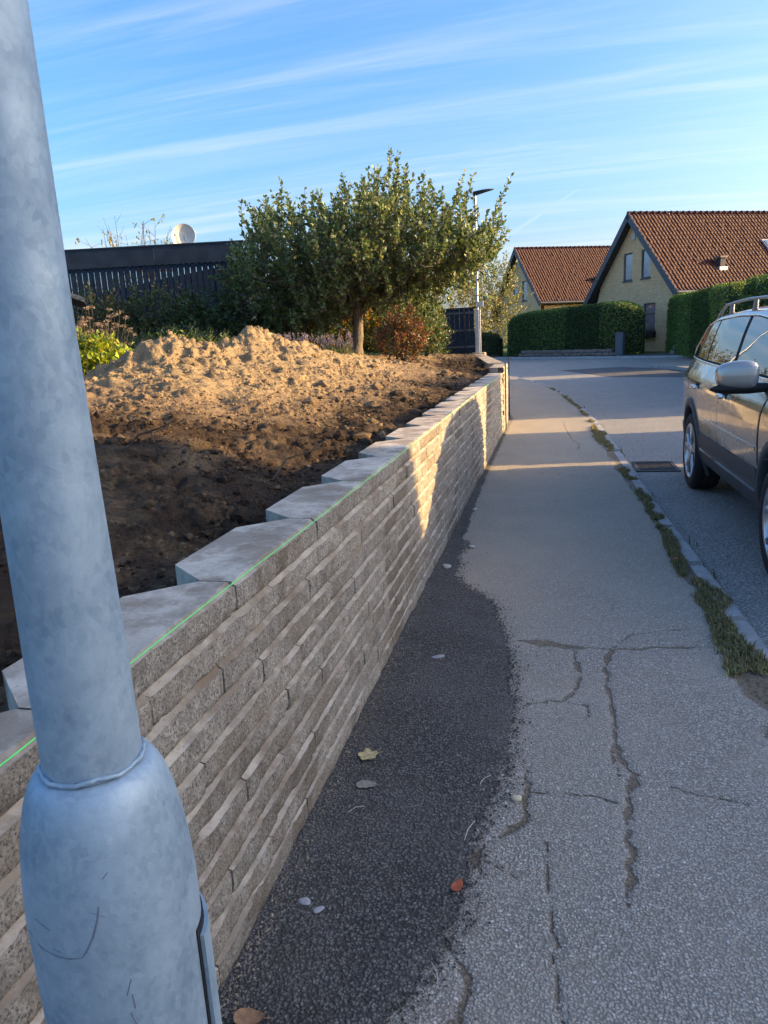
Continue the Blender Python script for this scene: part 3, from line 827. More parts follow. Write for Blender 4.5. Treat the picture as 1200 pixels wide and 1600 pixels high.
sand_lit = np.where(Y > 12.5, sand_lit - .30 * smooth01((Y - 12.5) / 2), sand_lit) + .12 * fbm(Xs * .8, Y * .8, 2, 3)
o = link('soil_bank', gridmesh('soil_bank', Xs, Y, Z, M['soil'], attrs=dict(sand_lit=np.clip(sand_lit, 0, 1)))); tag(o, kind='structure')
SOIL = (Xs, Y, Z, sand_lit)

ax = np.linspace(-30, -1.2, 90); ay = np.linspace(-12, 27, 110)
Y2, X2 = np.meshgrid(ay, ax, indexing='ij')
Z2 = hsoil(X2, Y2) - .09 - .25 * smooth01((X2 + 5.0) / .5) + .02 * fbm(X2 * 2, Y2 * 2, 3, 3)
X2 = np.minimum(X2, xw(Y2) - .3)
o = link('garden_lawn', gridmesh('garden_lawn', X2, Y2, Z2, M['lawn'])); tag(o, kind='structure')

# clods and pebbles lying on the soil (nobody could count them)
def clods(n, name, pick, smin, smax, seed):
    r = np.random.default_rng(seed)
    bm = bmesh.new(); bmesh.ops.create_icosphere(bm, subdivisions=1, radius=1)
    tv = np.array([v.co[:] for v in bm.verts]); tf = np.array([[v.index for v in f.verts] for f in bm.faces]); bm.free()
    idx = r.choice(SOIL[0].size, n * 3)
    x = SOIL[0].ravel()[idx]; y = SOIL[1].ravel()[idx]; z = SOIL[2].ravel()[idx]; sa = SOIL[3].ravel()[idx]
    keep = pick(x, y, z)[:]
    x, y, z, sa = x[keep][:n], y[keep][:n], z[keep][:n], sa[keep][:n]
    m = len(x)
    s = smin * (smax / smin) ** (r.random(m) ** 2.2)
    sc = s[:, None] * r.uniform(.65, 1.3, (m, 3)); sc[:, 2] *= .75
    th = r.uniform(0, 6.28, m)
    V = tv[None] * (1 + r.uniform(-.28, .28, (m, len(tv), 1))) * sc[:, None]
    c, si = np.cos(th)[:, None], np.sin(th)[:, None]
    Vx = V[..., 0] * c - V[..., 1] * si + x[:, None] + r.normal(0, .01, m)[:, None]; Vy = V[..., 0] * si + V[..., 1] * c + y[:, None]; Vz = V[..., 2] + (z + s * .2)[:, None]
    VV = np.stack([Vx, Vy, Vz], -1).reshape(-1, 3)
    FF = (tf[None] + (np.arange(m) * len(tv))[:, None, None]).reshape(-1, 3)
    me = npmesh(name, VV, FF, M['soil'], smooth=False, attrs=dict(sand_lit=np.repeat(np.clip(sa + r.normal(0, .12, m), 0, 1), len(tv))))
    return tag(link(name, me), 'loose clods and crumbs of dug soil strewn over the bank', 'soil', kind='stuff')
clods(26000, 'soil_clods', lambda x, y, z: (y > .4) & (y < 16) & (x < -1.12) & (x > -5.2) & (fbm(x * 1.4, y * 1.4, 9, 2) > -.12), .004, .018, 3)
clods(520, 'soil_lumps', lambda x, y, z: (y > .6) & (y < 16) & (x < -1.15) & (x > -5.0) & (fbm(x * 1.1, y * 1.1, 5, 2) > .02), .02, .085, 4)

# ================================================================== STREET LAMPS
post = thing('lamp_post', 'close blue-grey galvanised lamp post with thick base and welded shoulder', 'lamp post', (-.355, .447, 0))
R0, R1 = .0665, .0375
prof = [(R0 * 1.0, -.05), (R0, .4), (R0, 1.0), (R0, 1.115)]
for k in range(1, 13):
    t = k / 12
    prof.append((R1 + .001 + (R0 - R1 - .001) * math.cos(t * math.pi / 2) ** .9, 1.115 + .125 * math.sin(t * math.pi / 2) ** 1.15))
MB().lathe(prof, 64).build('base_tube', M['galv'], post)
MB().lathe([(R1, 1.235), (R1 - .0008, 1.33), (R1 - .003, 1.45), (R1 - .0048, 1.58), (R1 - .0055, 2.2), (R1 * .82, 5.2), (0.001, 5.2)], 56).build('shaft', M['galv'], post)
w_ = MB(); ring = []
for k in range(65):
    t = 2 * math.pi * k / 64
    rr = R1 + .0012 + .0008 * math.sin(t * 9) + .0006 * math.sin(t * 23)
    ring.append((rr * math.cos(t), rr * math.sin(t), 1.243 + .0012 * math.sin(t * 5)))
w_.tube(ring, .0020, 8, caps=False); w_.build('weld_bead', M['galv'], post)
def arc_plate(a0, a1, z0, z1, r, th, n=10):
    mb = MB(); o_ = []; i_ = []
    for k in range(n + 1):
        a = a0 + (a1 - a0) * k / n
        o_.append([((r + th) * math.cos(a), (r + th) * math.sin(a), z) for z in (z0, z1)])
        i_.append([(r * math.cos(a), r * math.sin(a), z) for z in (z0, z1)])
    mb.grid(o_, flip=False); mb.grid(i_, flip=True)
    ring_o = o_[0] + list(reversed(o_[-1])); 
    mb.add([o_[0][0], o_[0][1], i_[0][1], i_[0][0]], [(0, 1, 2, 3)]); mb.add([o_[-1][0], o_[-1][1], i_[-1][1], i_[-1][0]], [(3, 2, 1, 0)])
    for j in (0, 1):
        for k in range(n): mb.add([o_[k][j], o_[k + 1][j], i_[k + 1][j], i_[k][j]], [(0, 1, 2, 3)])
    return mb
aD = math.radians(40)
arc_plate(aD - .55, aD + .55, .55, 1.075, R0 + .0016, .0035).build('access_door', M['galv'], post)
arc_plate(aD - .60, aD + .60, .54, 1.083, R0 + .0001, .0012).build('door_gap', M['black'], post)  # black sheet standing for the dark gap round the door
def scuff(pts, w=.0011):
    mb = MB(); L = []
    for a, z in pts:
        a = math.radians(a); rr = float(np.interp(z, [p[1] for p in prof], [p[0] for p in prof])) + .0001
        L.append((rr * math.cos(a), rr * math.sin(a), z))
    mb.tube(L, [w * (.3 + .7 * math.sin(math.pi * (k + .5) / len(L))) for k in range(len(L))], 5)
    mb.build('scuff_mark', M['scratch'], post)
scuff([(-62.4, 1.1576), (-64.3, 1.1471), (-68.8, 1.1325), (-74.0, 1.1221), (-77.5, 1.1173)], .0009)
scuff([(-77.5, 1.1173), (-85.3, 1.1165), (-94.6, 1.117), (-109.0, 1.119), (-124.8, 1.124)], .0008)
scuff([(-97.2, 1.1231), (-91.5, 1.1212)], .0010)
scuff([(-68.1, 1.1547), (-59.2, 1.1481)], .0005)
scuff([(-112, 1.1425), (-104, 1.1405), (-97.8, 1.1385)], .0005)
scuff([(-50.1, 1.0891), (-53.9, 1.0765)], .0006)
scuff([(-50.7, 1.0758), (-50.2, 1.0623)], .0007)
scuff([(-53.3, 1.06), (-50.5, 1.0474)], .0008)
scuff([(-58, 1.178), (-54, 1.182)], .0005)
mb = MB(); mb.tube([(0, 0, 5.18), (.05, .02, 5.27), (.35, .14, 5.33)], .03, 10); mb.build('bracket', M['galv'], post)
mb = MB(); mb.box(.3, .95, .05, .28, 5.30, 5.38); mb.build('lantern', M['cabinet'], post)

lamp = thing('street_lamp', 'distant slim street lamp with flat black lantern beside the dark gate', 'street lamp', (-2.44, 25, .05))
MB().lathe([(.06, 0), (.06, 2.2), (.038, 2.35), (.038, 5.9), (.034, 6.0)], 14).build('pole', M['greyplastic'], lamp)
mb = MB(); n = 14
vs = []
for k in range(n):
    t = k / (n - 1)
    w = .13 * math.sin(math.pi * min(1, t * .9 + .12)) ** .6; zc = 6.0 + .06 * math.sin(t * 1.9) + .03 * t
    x = -.06 + .66 * t; th = .055 * (1 - .75 * t)
    vs.append([(x, -w, zc - th), (x, -w * .8, zc + th), (x, 0, zc + th * 1.5), (x, w * .8, zc + th), (x, w, zc - th), (x, 0, zc - th * 1.1), (x, -w, zc - th)])
mb.grid(vs, flip=True); mb.add(vs[0][:6], [tuple(range(6))]); mb.add(vs[-1][:6], [tuple(reversed(range(6)))])
mb.build('lantern', M['black'], lamp)
MB().box(.06, .19, -.05, .05, 2.52, 2.68).build('sign_plate', M['dish'], lamp)
MB().box(-.09, .09, -.075, .075, .0, 2.42).build('lower_post', M['greyplastic'], lamp)

# ================================================================== HOUSES ACROSS THE STREET
def make_house(label, apex, th, W, Hr, Hel, Her, L, base, windows, vents, sky_light, lower_windows):
    """gable wall at local x=0 facing -x, ridge along +x; local +y is the left side"""
    h = thing('brick_house', label, 'house', (apex[0], apex[1], base), math.pi / 2 - th, 'gabled brick houses across the street')
    yl, yr = W / 2 * (Hr - Hel) / (Hr - 3.2), -W / 2
    rise = Hr - 3.2
    wt_ = .3
    # gable wall as one solid with true window openings: build by strips
    def gy(z):                                             # inner width of the gable at height z
        k = (Hr - .25 - z) / rise * (W / 2)
        return min(k, W / 2 - .45) if z > 0 else W / 2 - .45
    ops = windows + lower_windows
    zs = sorted(set([0.0, Her - .3] + [z for o_ in ops for z in (o_[1], o_[3])] + [Hr - .3]))
    mb = MB()
    def quad(z0, z1, a0, a1, b0, b1):
        for x, fl in ((0.0, False), (wt_, True)):
            p = [(x, a0, z0), (x, a1, z0), (x, b1, z1), (x, b0, z1)]
            mb.add(p if fl else list(reversed(p)), [(0, 1, 2, 3)])
    for z0, z1 in zip(zs[:-1], zs[1:]):
        zm = (z0 + z1) / 2
        cut = sorted([(o_[0], o_[2]) for o_ in ops if o_[1] <= zm <= o_[3]])
        e0, e1 = -gy(z0), -gy(z1); f0, f1 = gy(z0), gy(z1)
        cur0, cur1 = e0, e1
        for a, b in cut:
            quad(z0, z1, cur0, a, cur1, a); cur0 = cur1 = b
        quad(z0, z1, cur0, f0, cur1, f1)
    for a, z0, b, z1 in ops:                                # reveals
        for p in ([(0, a, z0), (wt_, a, z0), (wt_, a, z1), (0, a, z1)], [(0, b, z0), (0, b, z1), (wt_, b, z1), (wt_, b, z0)], [(0, a, z0), (0, b, z0), (wt_, b, z0), (wt_, a, z0)], [(0, a, z1), (wt_, a, z1), (wt_, b, z1), (0, b, z1)]):
            mb.add(p, [(0, 1, 2, 3)])
    for s in (-1, 1):                                       # long walls and back gable
        yy = s * (W / 2 - .45)
        mb.box(wt_, L, min(yy, yy - s * .3), max(yy, yy - s * .3), 0, Her - .2)
    mb.box(L - .3, L, -W / 2 + .75, W / 2 - .75, 0, Her - .2)
    mb.add([(L, -W / 2 + .45, Her - .2), (L, W / 2 - .45, Her - .2), (L, 0, Hr - .3)], [(0, 1, 2)])
    # swap axes for the brick texture: use a rotated copy of coords
    wo = mb.build('wall', M['brick'], h)
    for i, (a, z0, b, z1) in enumerate(ops):
        f = MB(); t = .07
        f.box(.06, .16, a, a + t, z0, z1); f.box(.06, .16, b - t, b, z0, z1); f.box(.06, .16, a + t, b - t, z0, z0 + t); f.box(.06, .16, a + t, b - t, z1 - t, z1)
        fo = f.build('window', M['darktrim'], h)
        MB().box(.09, .12, a + t, b - t, z0 + t, z1 - t).build('pane', M['skypane'] if i < len(windows) else M['pane'], fo)
        MB().box(-.06, .06, a - .04, b + .04, z0 - .07, z0).build('sill', M['darktrim'], fo)
        if i >= len(windows):
            MB().box(-.20, -.002, a - .12, b + .06, z0 - .42, z0 - .12).build('window_box', M['black'], fo)
            MB().box(.05, .10, a + t, b - t, (z0 + z1) / 2 + .12, (z0 + z1) / 2 + .17).build('bar', M['darktrim'], fo)
    # roof: two sheets of pantiles, real waves and steps
    def tiles(side, eave_z):
        run = (Hr - eave_z) / rise * (W / 2); sl = math.hypot(run, Hr - eave_z)
        nrow = int(sl / .33); ncol = int((L + .55) / .225); per = 6
        u = np.linspace(-.45, L + .1, ncol * per + 1)
        V = []; 
        vv = []
        for r in range(nrow):
            vv += [(r / nrow, .075), ((r + .98) / nrow, .028)]
        wave = .024 * np.sin(np.arange(len(u)) / per * 2 * math.pi) + .012 * np.sin(np.arange(len(u)) / per * 4 * math.pi)
        nz_ = run / sl; ny_ = (Hr - eave_z) / sl * side
        rowsv = []
        jit = np.repeat(rng.normal(0, .007, (nrow, ncol + 1)), per, axis=1)[:, :len(u)]; colour_row = 0
        for ri, (t, hgt) in enumerate(vv):                  # t from eave (0) to ridge (1)
            hh = hgt + wave + jit[ri // 2]
            yb = side * run * (1 - t); zb = eave_z + (Hr - eave_z) * t
            rowsv.append(np.stack([u, yb + ny_ * hh, zb + nz_ * hh], -1))
        A = np.array(rowsv); a, b = A.shape[:2]
        i = np.arange(a * b).reshape(a, b)
        F = np.stack([i[:-1, :-1], i[:-1, 1:], i[1:, 1:], i[1:, :-1]], -1).reshape(-1, 4)
        if side > 0: F = F[:, ::-1]
        return link('roof_tiles', npmesh('roof_tiles', A.reshape(-1, 3), F, M['tile'], smooth=True), h)
    for side, ez in ((1, Hel), (-1, Her)):
        tag(tiles(side, ez), kind='stuff')
        run = (Hr - ez) / rise * (W / 2)
        d = Vector((0, side * run, ez - Hr)); dn_ = d.normalized()
        nrm_ = Vector((0, side * (Hr - ez), run)).normalized()
        # roof deck under the tiles
        mb = MB(); a = Vector((-.38, 0, Hr)); q = []
        for x in (-.38, L + .05):
            for e in (Vector((0, 0, Hr)), Vector((0, 0, Hr)) + d):
                for off_ in (-.01, -.22): q.append(Vector((x, 0, 0)) + e + nrm_ * off_)
        mb.add(q, [(0, 2, 3, 1), (4, 5, 7, 6), (0, 4, 6, 2), (1, 3, 7, 5), (2, 6, 7, 3), (0, 1, 5, 4)]); mb.build('roof_deck', M['felt'], h)
        # barge board
        mb = MB(); q = []
        for x in (-.47, -.42):
            for e in (Vector((0, 0, Hr)) - d * .0, Vector((0, 0, Hr)) + d * 1.02):
                for off_ in (.07, -.26): q.append(Vector((x, 0, 0)) + e + nrm_ * off_)
        mb.add(q, [(0, 1, 3, 2), (4, 6, 7, 5), (0, 2, 6, 4), (1, 5, 7, 3), (2, 3, 7, 6), (0, 4, 5, 1)]); mb.build('barge_board', M['darktrim'], h)
        mb = MB(); mb.tube([(-.4, side * (run + .05), ez - .02), (L, side * (run + .05), ez - .06)], .07, 8); mb.build('gutter', M['darktrim'], h)
    rm = MB(); rm.tube([(0, 0, 0), (.37, 0, 0), (.375, 0, 0), (.44, 0, 0)], [.115, .10, .135, .13], 10); rme = rm.mesh('ridge_tile', M['tile'])
    x = -.45
    while x < L:
        link('ridge_tile', rme, h, (x, 0, Hr + .03)); x += .40
    for (x, t, w, hh) in vents:                            # roof vents on the right-hand slope
        run = (Hr - Her) / rise * (W / 2)
        yb, zb = -run * (1 - t), Her + (Hr - Her) * t
        v = MB(); v.box(x - w / 2, x + w / 2, yb - w / 2, yb + w / 2, zb - .1, zb + hh); vo = v.build('roof_vent', M['felt'], h)
        MB().box(x - w * .75, x + w * .75, yb - w * .75, yb + w * .75, zb + hh + .003, zb + hh + .09).build('cowl', M['stone'], vo)
        MB().box(x - w * .8, x + w * .8, yb - w * .75, yb + w * .3, zb - .15, zb + .04).build('flashing', M['greyplastic'], vo)
    if sky_light:
        x, t0, t1, w = sky_light
        run = (Hr - Her) / rise * (W / 2); q = []
        nrm_ = Vector((0, -(Hr - Her), run)).normalized()
        for xx in (x, x + w):
            for t in (t0, t1):
                for off_ in (.05, .16): q.append(Vector((xx, -run * (1 - t), Her + (Hr - Her) * t)) + nrm_ * off_)
        mb = MB(); mb.add(q, [(0, 1, 3, 2), (4, 6, 7, 5), (0, 2, 6, 4), (1, 5, 7, 3), (2, 3, 7, 6), (0, 4, 5, 1)]); so = mb.build('skylight', M['greyplastic'], h)
        c_ = sum((Vector(p) for p in q), Vector()) / 8
        mb = MB(); mb.add([c_ + (Vector(p) - c_) * .84 + nrm_ * .035 for p in (q[1], q[3], q[7], q[5])], [(0, 1, 2, 3)]); mb.build('pane', M['pane'], so)
    MB().box(-.05, -.002, -.14, .14, Hr - 1.35, Hr - 1.07).build('gable_vent', M['dish'], h)
    return h
h1 = make_house('nearer yellow brick house with steep red tiled roof and a ground floor window', (4.40, 44.8), math.radians(60.5), 8.2, 7.45, 3.0, 3.0, 15, .33,
           [(-1.55, 3.95, -.72, 5.45), (.10, 3.95, .93, 5.45)], [(3.2, .27, .32, .5)], (7.0, .42, .60, .9), [(-2.05, 1.2, -1.0, 2.6)])
h2 = make_house('farther yellow brick house with red tiled roof behind the clipped hedge', (-2.70, 63.5), math.radians(60.0), 8.0, 7.5, 2.0, 3.0, 13, .98,
           [(-1.25, 3.35, -.45, 4.9), (.35, 3.35, 1.15, 4.9)], [(5.6, .30, .32, .5)], None, [])
# a third house stands out of frame across the road; it throws the shade over the foreground
h3 = make_house('brick house across the road to the right, its gable shading the near wall', (13.0, 4.92), math.radians(133), 7.2, 7.2, 3.2, 3.2, 14, -.05,
           [(-1.35, 3.9, -.5, 5.2), (.2, 3.9, 1.05, 5.2)], [], None, [(-2.2, 1.0, -.9, 2.4), (1.0, 1.0, 2.3, 2.4)])

# ================================================================== FOLIAGE TOOLS
def leaf_cloud(name, C, D, size, cols, mat, parent=None, fold=.25, aspect=.5, seed=0, six=False):
    """one leaf per centre C, pointing along D; folded blades of real size"""
    r = np.random.default_rng(seed)
    n = len(C)
    D = D / (np.linalg.norm(D, axis=1)[:, None] + 1e-9)
    S = np.cross(D, r.normal(size=(n, 3))); S /= np.linalg.norm(S, axis=1)[:, None] + 1e-9
    N = np.cross(S, D)
    L = size[:, None] if np.ndim(size) else np.full((n, 1), size)
    Wd = L * aspect * .5
    if not six:
        V = np.stack([C - D * L * .5, C + S * Wd + N * Wd * fold, C + D * L * .5 - N * L * .08, C - S * Wd + N * Wd * fold], 1)
        F = np.array([[0, 1, 2], [0, 2, 3]]); k = 4
    else:
        V = np.stack([C - D * L * .5, C - D * L * .12 + S * Wd + N * Wd * fold, C + D * L * .22 + S * Wd * .8 + N * Wd * fold * .6, C + D * L * .5 - N * L * .12,
                      C + D * L * .22 - S * Wd * .8 + N * Wd * fold * .6, C - D * L * .12 - S * Wd + N * Wd * fold], 1)
        F = np.array([[0, 1, 5], [1, 2, 5], [5, 2, 4], [2, 3, 4]]); k = 6
    VV = V.reshape(-1, 3); FF = (F[None] + (np.arange(n) * k)[:, None, None]).reshape(-1, 3)
    me = npmesh(name, VV, FF, mat, cols=np.repeat(cols, k, axis=0))
    o = link(name, me, parent)
    o['kind'] = 'stuff'
    return o
def tint(n, palette, weights=None, var=.18, seed=0):
    r = np.random.default_rng(seed)
    P = np.array(palette, float); w = np.array(weights if weights is not None else [1] * len(P), float); w /= w.sum()
    c = P[r.choice(len(P), n, p=w)] * (1 + r.normal(0, var, (n, 1))) * (1 + r.normal(0, .05, (n, 3)))
    return np.clip(c, .003, 1)
GREEN = [(.055, .095, .022), (.075, .125, .030), (.040, .075, .020), (.10, .14, .045)]

def skeleton(name, limbs, targets, r0, mat, parent, tip=.006, n=6, sag=.1):
    """limbs: list of point lists; targets joined one by one to the nearest node"""
    nodes = []; mb = MB()
    for L, ra, rb in limbs:
        pts = []
        for a, b in zip(L[:-1], L[1:]):
            for k in range(5): pts.append(Vector(a).lerp(Vector(b), k / 5))
        pts.append(Vector(L[-1]))
        rad = [ra + (rb - ra) * k / (len(pts) - 1) for k in range(len(pts))]
        for k in range(1, len(pts) - 1): pts[k] = pts[k] + Vector((random.uniform(-1, 1), random.uniform(-1, 1), random.uniform(-1, 1))) * rad[k] * .3
        mb.tube(pts, rad, 10)
        nodes += [tuple(p) for p in pts[2:]]
    nodes = np.array(nodes); 
    order = np.argsort([np.min(np.linalg.norm(nodes - t, axis=1)) for t in targets])
    for i in order:
        t = np.array(targets[i]); d = np.linalg.norm(nodes - t, axis=1); j = int(np.argmin(d))
        a = Vector(nodes[j]); b = Vector(t); mid = a.lerp(b, .55) + Vector((random.uniform(-1, 1), random.uniform(-1, 1), -.6 + random.uniform(-.4, .4))) * (b - a).length * sag
        rr = min(r0, .008 + .014 * (b - a).length)
        mb.tube([a, mid, b], [rr, rr * .8, rr * .55], 5, caps=False)
        nodes = np.vstack([nodes, t, tuple(mid)])
    o = mb.build(name, mat, parent)
    o['kind'] = 'stuff'
    return o

def shoots(bases, dirs, lens, spacing, lsize, seed, curve=.25, droop=0.0, start=.12):
    """leafy shoots; returns leaf centres, directions and shoot polylines"""
    r = np.random.default_rng(seed); C = []; D = []; lines = []
    for b, d, L in zip(bases, dirs, lens):
        d = d / np.linalg.norm(d); bend = np.array([0, 0, 1.0]) * curve + r.normal(0, .15, 3)
        pts = [b + d * L * t + bend * L * t * t * .5 for t in (0, .33, .66, 1)]
        lines.append(pts)
        m = max(3, int(L / spacing))
        for k in range(m):
            t = start + (1 - start) * (k + r.random()) / m
            p = b + d * L * t + bend * L * t * t * .5
            tang = d + bend * t
            out = np.cross(tang, r.normal(size=3)); out /= np.linalg.norm(out) + 1e-9
            ld = tang / np.linalg.norm(tang) * (.55 if t < .95 else 1.2) + out * .85 + np.array([0, 0, -droop])
            C.append(p + ld * lsize * .45); D.append(ld)
    return np.array(C), np.array(D), lines

# ------------------------------------------------------------------ the apple tree
tree = thing('apple_tree', 'spreading apple tree with a thick grey trunk on the soil bank', 'tree', (-4.31, 16, 1.30))
B = np.array([-4.31, 16, 1.30])
def rel(p): return tuple(np.array(p) - B)
fork = rel((-4.12, 15.95, 2.45))
tr_ = MB(); tp = []; rd_ = []
for k in range(11):
    t = k / 10
    tp.append((fork[0] * t + .03 * math.sin(t * 5), fork[1] * t + .02 * math.cos(t * 4), fork[2] * t - .12 * (k == 0)))
    rd_.append((.17 if k == 0 else .125 - .025 * t + (.03 if k == 1 else 0) + .02 * max(0, t - .7)) * (1 + .05 * math.sin(k * 2.1)))
tr_.tube(tp, rd_, 14); tr_.build('trunk', M['bark'], tree)
limbs = [([fork, rel((-3.5, 15.85, 2.62)), rel((-2.75, 15.75, 2.98)), rel((-1.95, 15.7, 3.12)), rel((-1.35, 15.7, 3.35))], .085, .025),
         ([fork, rel((-3.3, 16.2, 2.95)), rel((-2.6, 16.4, 3.5)), rel((-2.1, 16.5, 3.95))], .075, .02),
         ([fork, rel((-4.3, 15.6, 2.95)), rel((-4.5, 15.2, 3.6)), rel((-4.6, 15.0, 4.2))], .08, .02),
         ([fork, rel((-4.8, 16.0, 2.8)), rel((-5.6, 16.0, 3.3)), rel((-6.3, 16.0, 3.8))], .08, .02),
         ([fork, rel((-4.2, 16.6, 3.1)), rel((-4.1, 17.1, 3.9)), rel((-4.0, 17.2, 4.4))], .07, .02),
         ([fork, rel((-4.9, 15.4, 2.6)), rel((-5.6, 14.9, 2.9)), rel((-6.1, 14.8, 3.0))], .06, .02),
         ([fork, rel((-3.7, 15.5, 3.1)), rel((-3.3, 15.2, 3.9)), rel((-3.2, 15.1, 4.4))], .07, .02),
         ([rel((-4.32, 15.9, 1.75)), rel((-4.62, 15.6, 2.0)), rel((-4.75, 15.45, 2.35))], .05, .03)]
r = np.random.default_rng(21)
def crown_pts(n, seed, shell=.0):
    r = np.random.default_rng(seed); out = []
    while len(out) < n:
        p = r.uniform(-1, 1, 3)
        rr = np.linalg.norm(p)
        if rr > 1 or rr < shell: continue
        x = -4.05 + p[0] * 2.9; y = 16 + p[1] * 2.1
        ztop = 4.38 - .085 * ((x + 4.0)) ** 2 * (.50 if x < -4 else 1.10) + .25 * math.sin(x * 2.3 + y)
        zbot = 1.86 + .20 * max(0, x + 4.6) + .10 * math.sin(x * 3.1) - .12 * max(0, -5.0 - x)
        if ztop < zbot + .3: continue
        z = zbot + (ztop - zbot) * (p[2] * .5 + .5)
        if perlin(np.array(x * 1.1), np.array(y * 1.1), np.array(z * 1.3)) < -.30: continue
        out.append((x, y, z))
    return np.array(out)
bases = crown_pts(1650, 5)
c0 = np.array([-4.1, 16, 3.2])
dirs = np.stack([(bases[:, 0] - c0[0]) * .22, (bases[:, 1] - c0[1]) * .22, .85 + 0 * bases[:, 0]], -1) + r.normal(0, .30, bases.shape)
lens = r.uniform(.28, .62, len(bases)) * (1 + .25 * (bases[:, 2] > 3.9))
tops = np.array([(x, 15.6 + r.uniform(-.9, 1.2), 4.32 - .075 * (x + 4.0) ** 2) for x in np.linspace(-6.3, -1.6, 24) + r.normal(0, .1, 24)])
tdir = np.stack([r.normal(0, .14, 24), r.normal(0, .1, 24), np.ones(24)], -1)
tops[:, 2] += r.uniform(-.25, .05, 24)
bases2 = np.vstack([bases, tops]); dirs2 = np.vstack([dirs, tdir]); lens2 = np.concatenate([lens, r.uniform(.35, .75, 24)])
rb_ = np.array([(x, 15.6 + r.uniform(-.5, .6), 2.65 + r.uniform(0, 1.5)) for x in r.uniform(-2.7, -1.1, 46)])
rdirs = np.stack([r.uniform(.0, .6, 46), r.normal(0, .3, 46), r.uniform(.2, 1, 46)], -1)
bases2 = np.vstack([bases2, rb_]); dirs2 = np.vstack([dirs2, rdirs]); lens2 = np.concatenate([lens2, r.uniform(.3, .7, 46)])
lo_ = np.vstack([np.stack([r.uniform(-3.7, -1.5, 70), r.uniform(15.1, 16.4, 70), r.uniform(2.35, 3.0, 70)], -1), np.stack([r.uniform(-6.8, -4.9, 80), r.uniform(15.0, 16.6, 80), r.uniform(1.65, 2.6, 80)], -1)])
bases2 = np.vstack([bases2, lo_]); dirs2 = np.vstack([dirs2, r.normal(0, .5, lo_.shape) + np.array([.1, -.3, .25])]); lens2 = np.concatenate([lens2, r.uniform(.25, .45, len(lo_))])
C, D, lines = shoots(bases2 - B, dirs2, lens2, .0205, .09, 31, .25)
skeleton('branches', limbs, list(bases2 - B), .03, M['twig'], tree, sag=.08)
mb = MB()
for L in lines: mb.tube([tuple(p) for p in L], [.007, .006, .0045, .003], 4, caps=False)
mb.build('shoots', M['twig'], tree)['kind'] = 'stuff'
sz = r.uniform(.068, .112, len(C))
cols = tint(len(C), [(.105, .15, .055), (.14, .185, .075), (.075, .115, .042), (.24, .27, .15), (.30, .29, .11)], [4, 4, 2.5, 2.4, .4], .2, 8)
leaf_cloud('foliage', C, D, sz * (1 + .35 * r.normal(0, .6, len(sz)).clip(-1, 1.2)), cols, M['leaf'], tree, .3, .52, 4, six=True)

def shrub(name, label, cat, centre, radii, n_shoots_, shoot_len, spacing, lsize, palette, weights, seed, mat='leaf', stems=6, group=None, up=.6, flat=0.0, aspect=.5, twig='twig', lump=.25, bias=None):
    r = np.random.default_rng(seed)
    base = np.array([centre[0], centre[1], centre[2]])
    s = thing(name, label, cat, tuple(base), group=group)
    P = []
    n_shoots = int(n_shoots_ * 1.5)
    while len(P) < n_shoots:
        p = r.uniform(-1, 1, 3)
        d = np.linalg.norm(p)
        if d > 1: continue
        if d < .45 and r.random() < .6: continue
        q = np.array([p[0] * radii[0], p[1] * radii[1], (p[2] * .5 + .5) * radii[2]])
        if perlin(np.array(q[0] * 1.6 + seed), np.array(q[1] * 1.6), np.array(q[2] * 1.6)) < -lump: continue
        P.append(q)
    P = np.array(P)
    cen = np.array([0, 0, radii[2] * .35])
    d = (P - cen) / np.array(radii); d = d + np.array([0, 0, up]) + r.normal(0, .35, P.shape)
    L = r.uniform(.6, 1.25, len(P)) * shoot_len
    spacing *= .72; lsize *= 1.18
    C, D, lines = shoots(P, d, L, spacing, lsize, seed + 1, .15)
    stem_pts = [([(r.normal(0, .08), r.normal(0, .08), -.08), (r.normal(0, radii[0] * .2), r.normal(0, radii[1] * .2), radii[2] * .35), (r.normal(0, radii[0] * .4), r.normal(0, radii[1] * .4), radii[2] * .75)], .022, .007) for _ in range(stems)]
    skeleton('stems', stem_pts, list(P[:: max(1, len(P) // 90)]), .012, M[twig], s, sag=.06)
    cols = tint(len(C), palette, weights, .22, seed + 2)
    if bias is not None: cols = bias(C, cols, r)
    leaf_cloud('foliage', C, D, r.uniform(.7, 1.3, len(C)) * lsize, cols, M[mat], s, .25, aspect, seed + 3)
    return s
DK = [(0.051, 0.088, 0.031), (0.071, 0.116, 0.037), (0.111, 0.128, 0.048), (0.170, 0.119, 0.051)]
# big red-leaved shrub behind the apple tree, orange low down
shrub('copper_shrub', 'tall shrub with reddish brown and green leaves at the left of the apple tree', 'shrub', (-6.75, 17.0, 1.3), (.85, .8, 2.75), 260, .35, .035, .085, [(0.145, 0.076, 0.043), (0.076, 0.105, 0.037), (0.221, 0.111, 0.060), (0.060, 0.093, 0.034)], [3, 4, 1.3, 3], 41, group='garden shrubs')
shrub('golden_shrub', 'bush with yellow and orange autumn leaves behind the apple trunk', 'shrub', (-5.35, 17.6, 1.3), (1.15, .6, 1.25), 190, .28, .035, .08, [(0.510, 0.289, 0.043), (0.119, 0.145, 0.037), (0.068, 0.102, 0.031), (0.442, 0.187, 0.034)], [2.2, 3, 3, 1.2], 43, group='garden shrubs')
shrub('dark_shrub', 'wide dark green bush between the copper shrub and apple trunk', 'shrub', (-6.1, 16.9, 1.3), (1.0, .7, 1.15), 230, .28, .035, .08, DK, [4, 4, 2, .7], 45, group='garden shrubs')
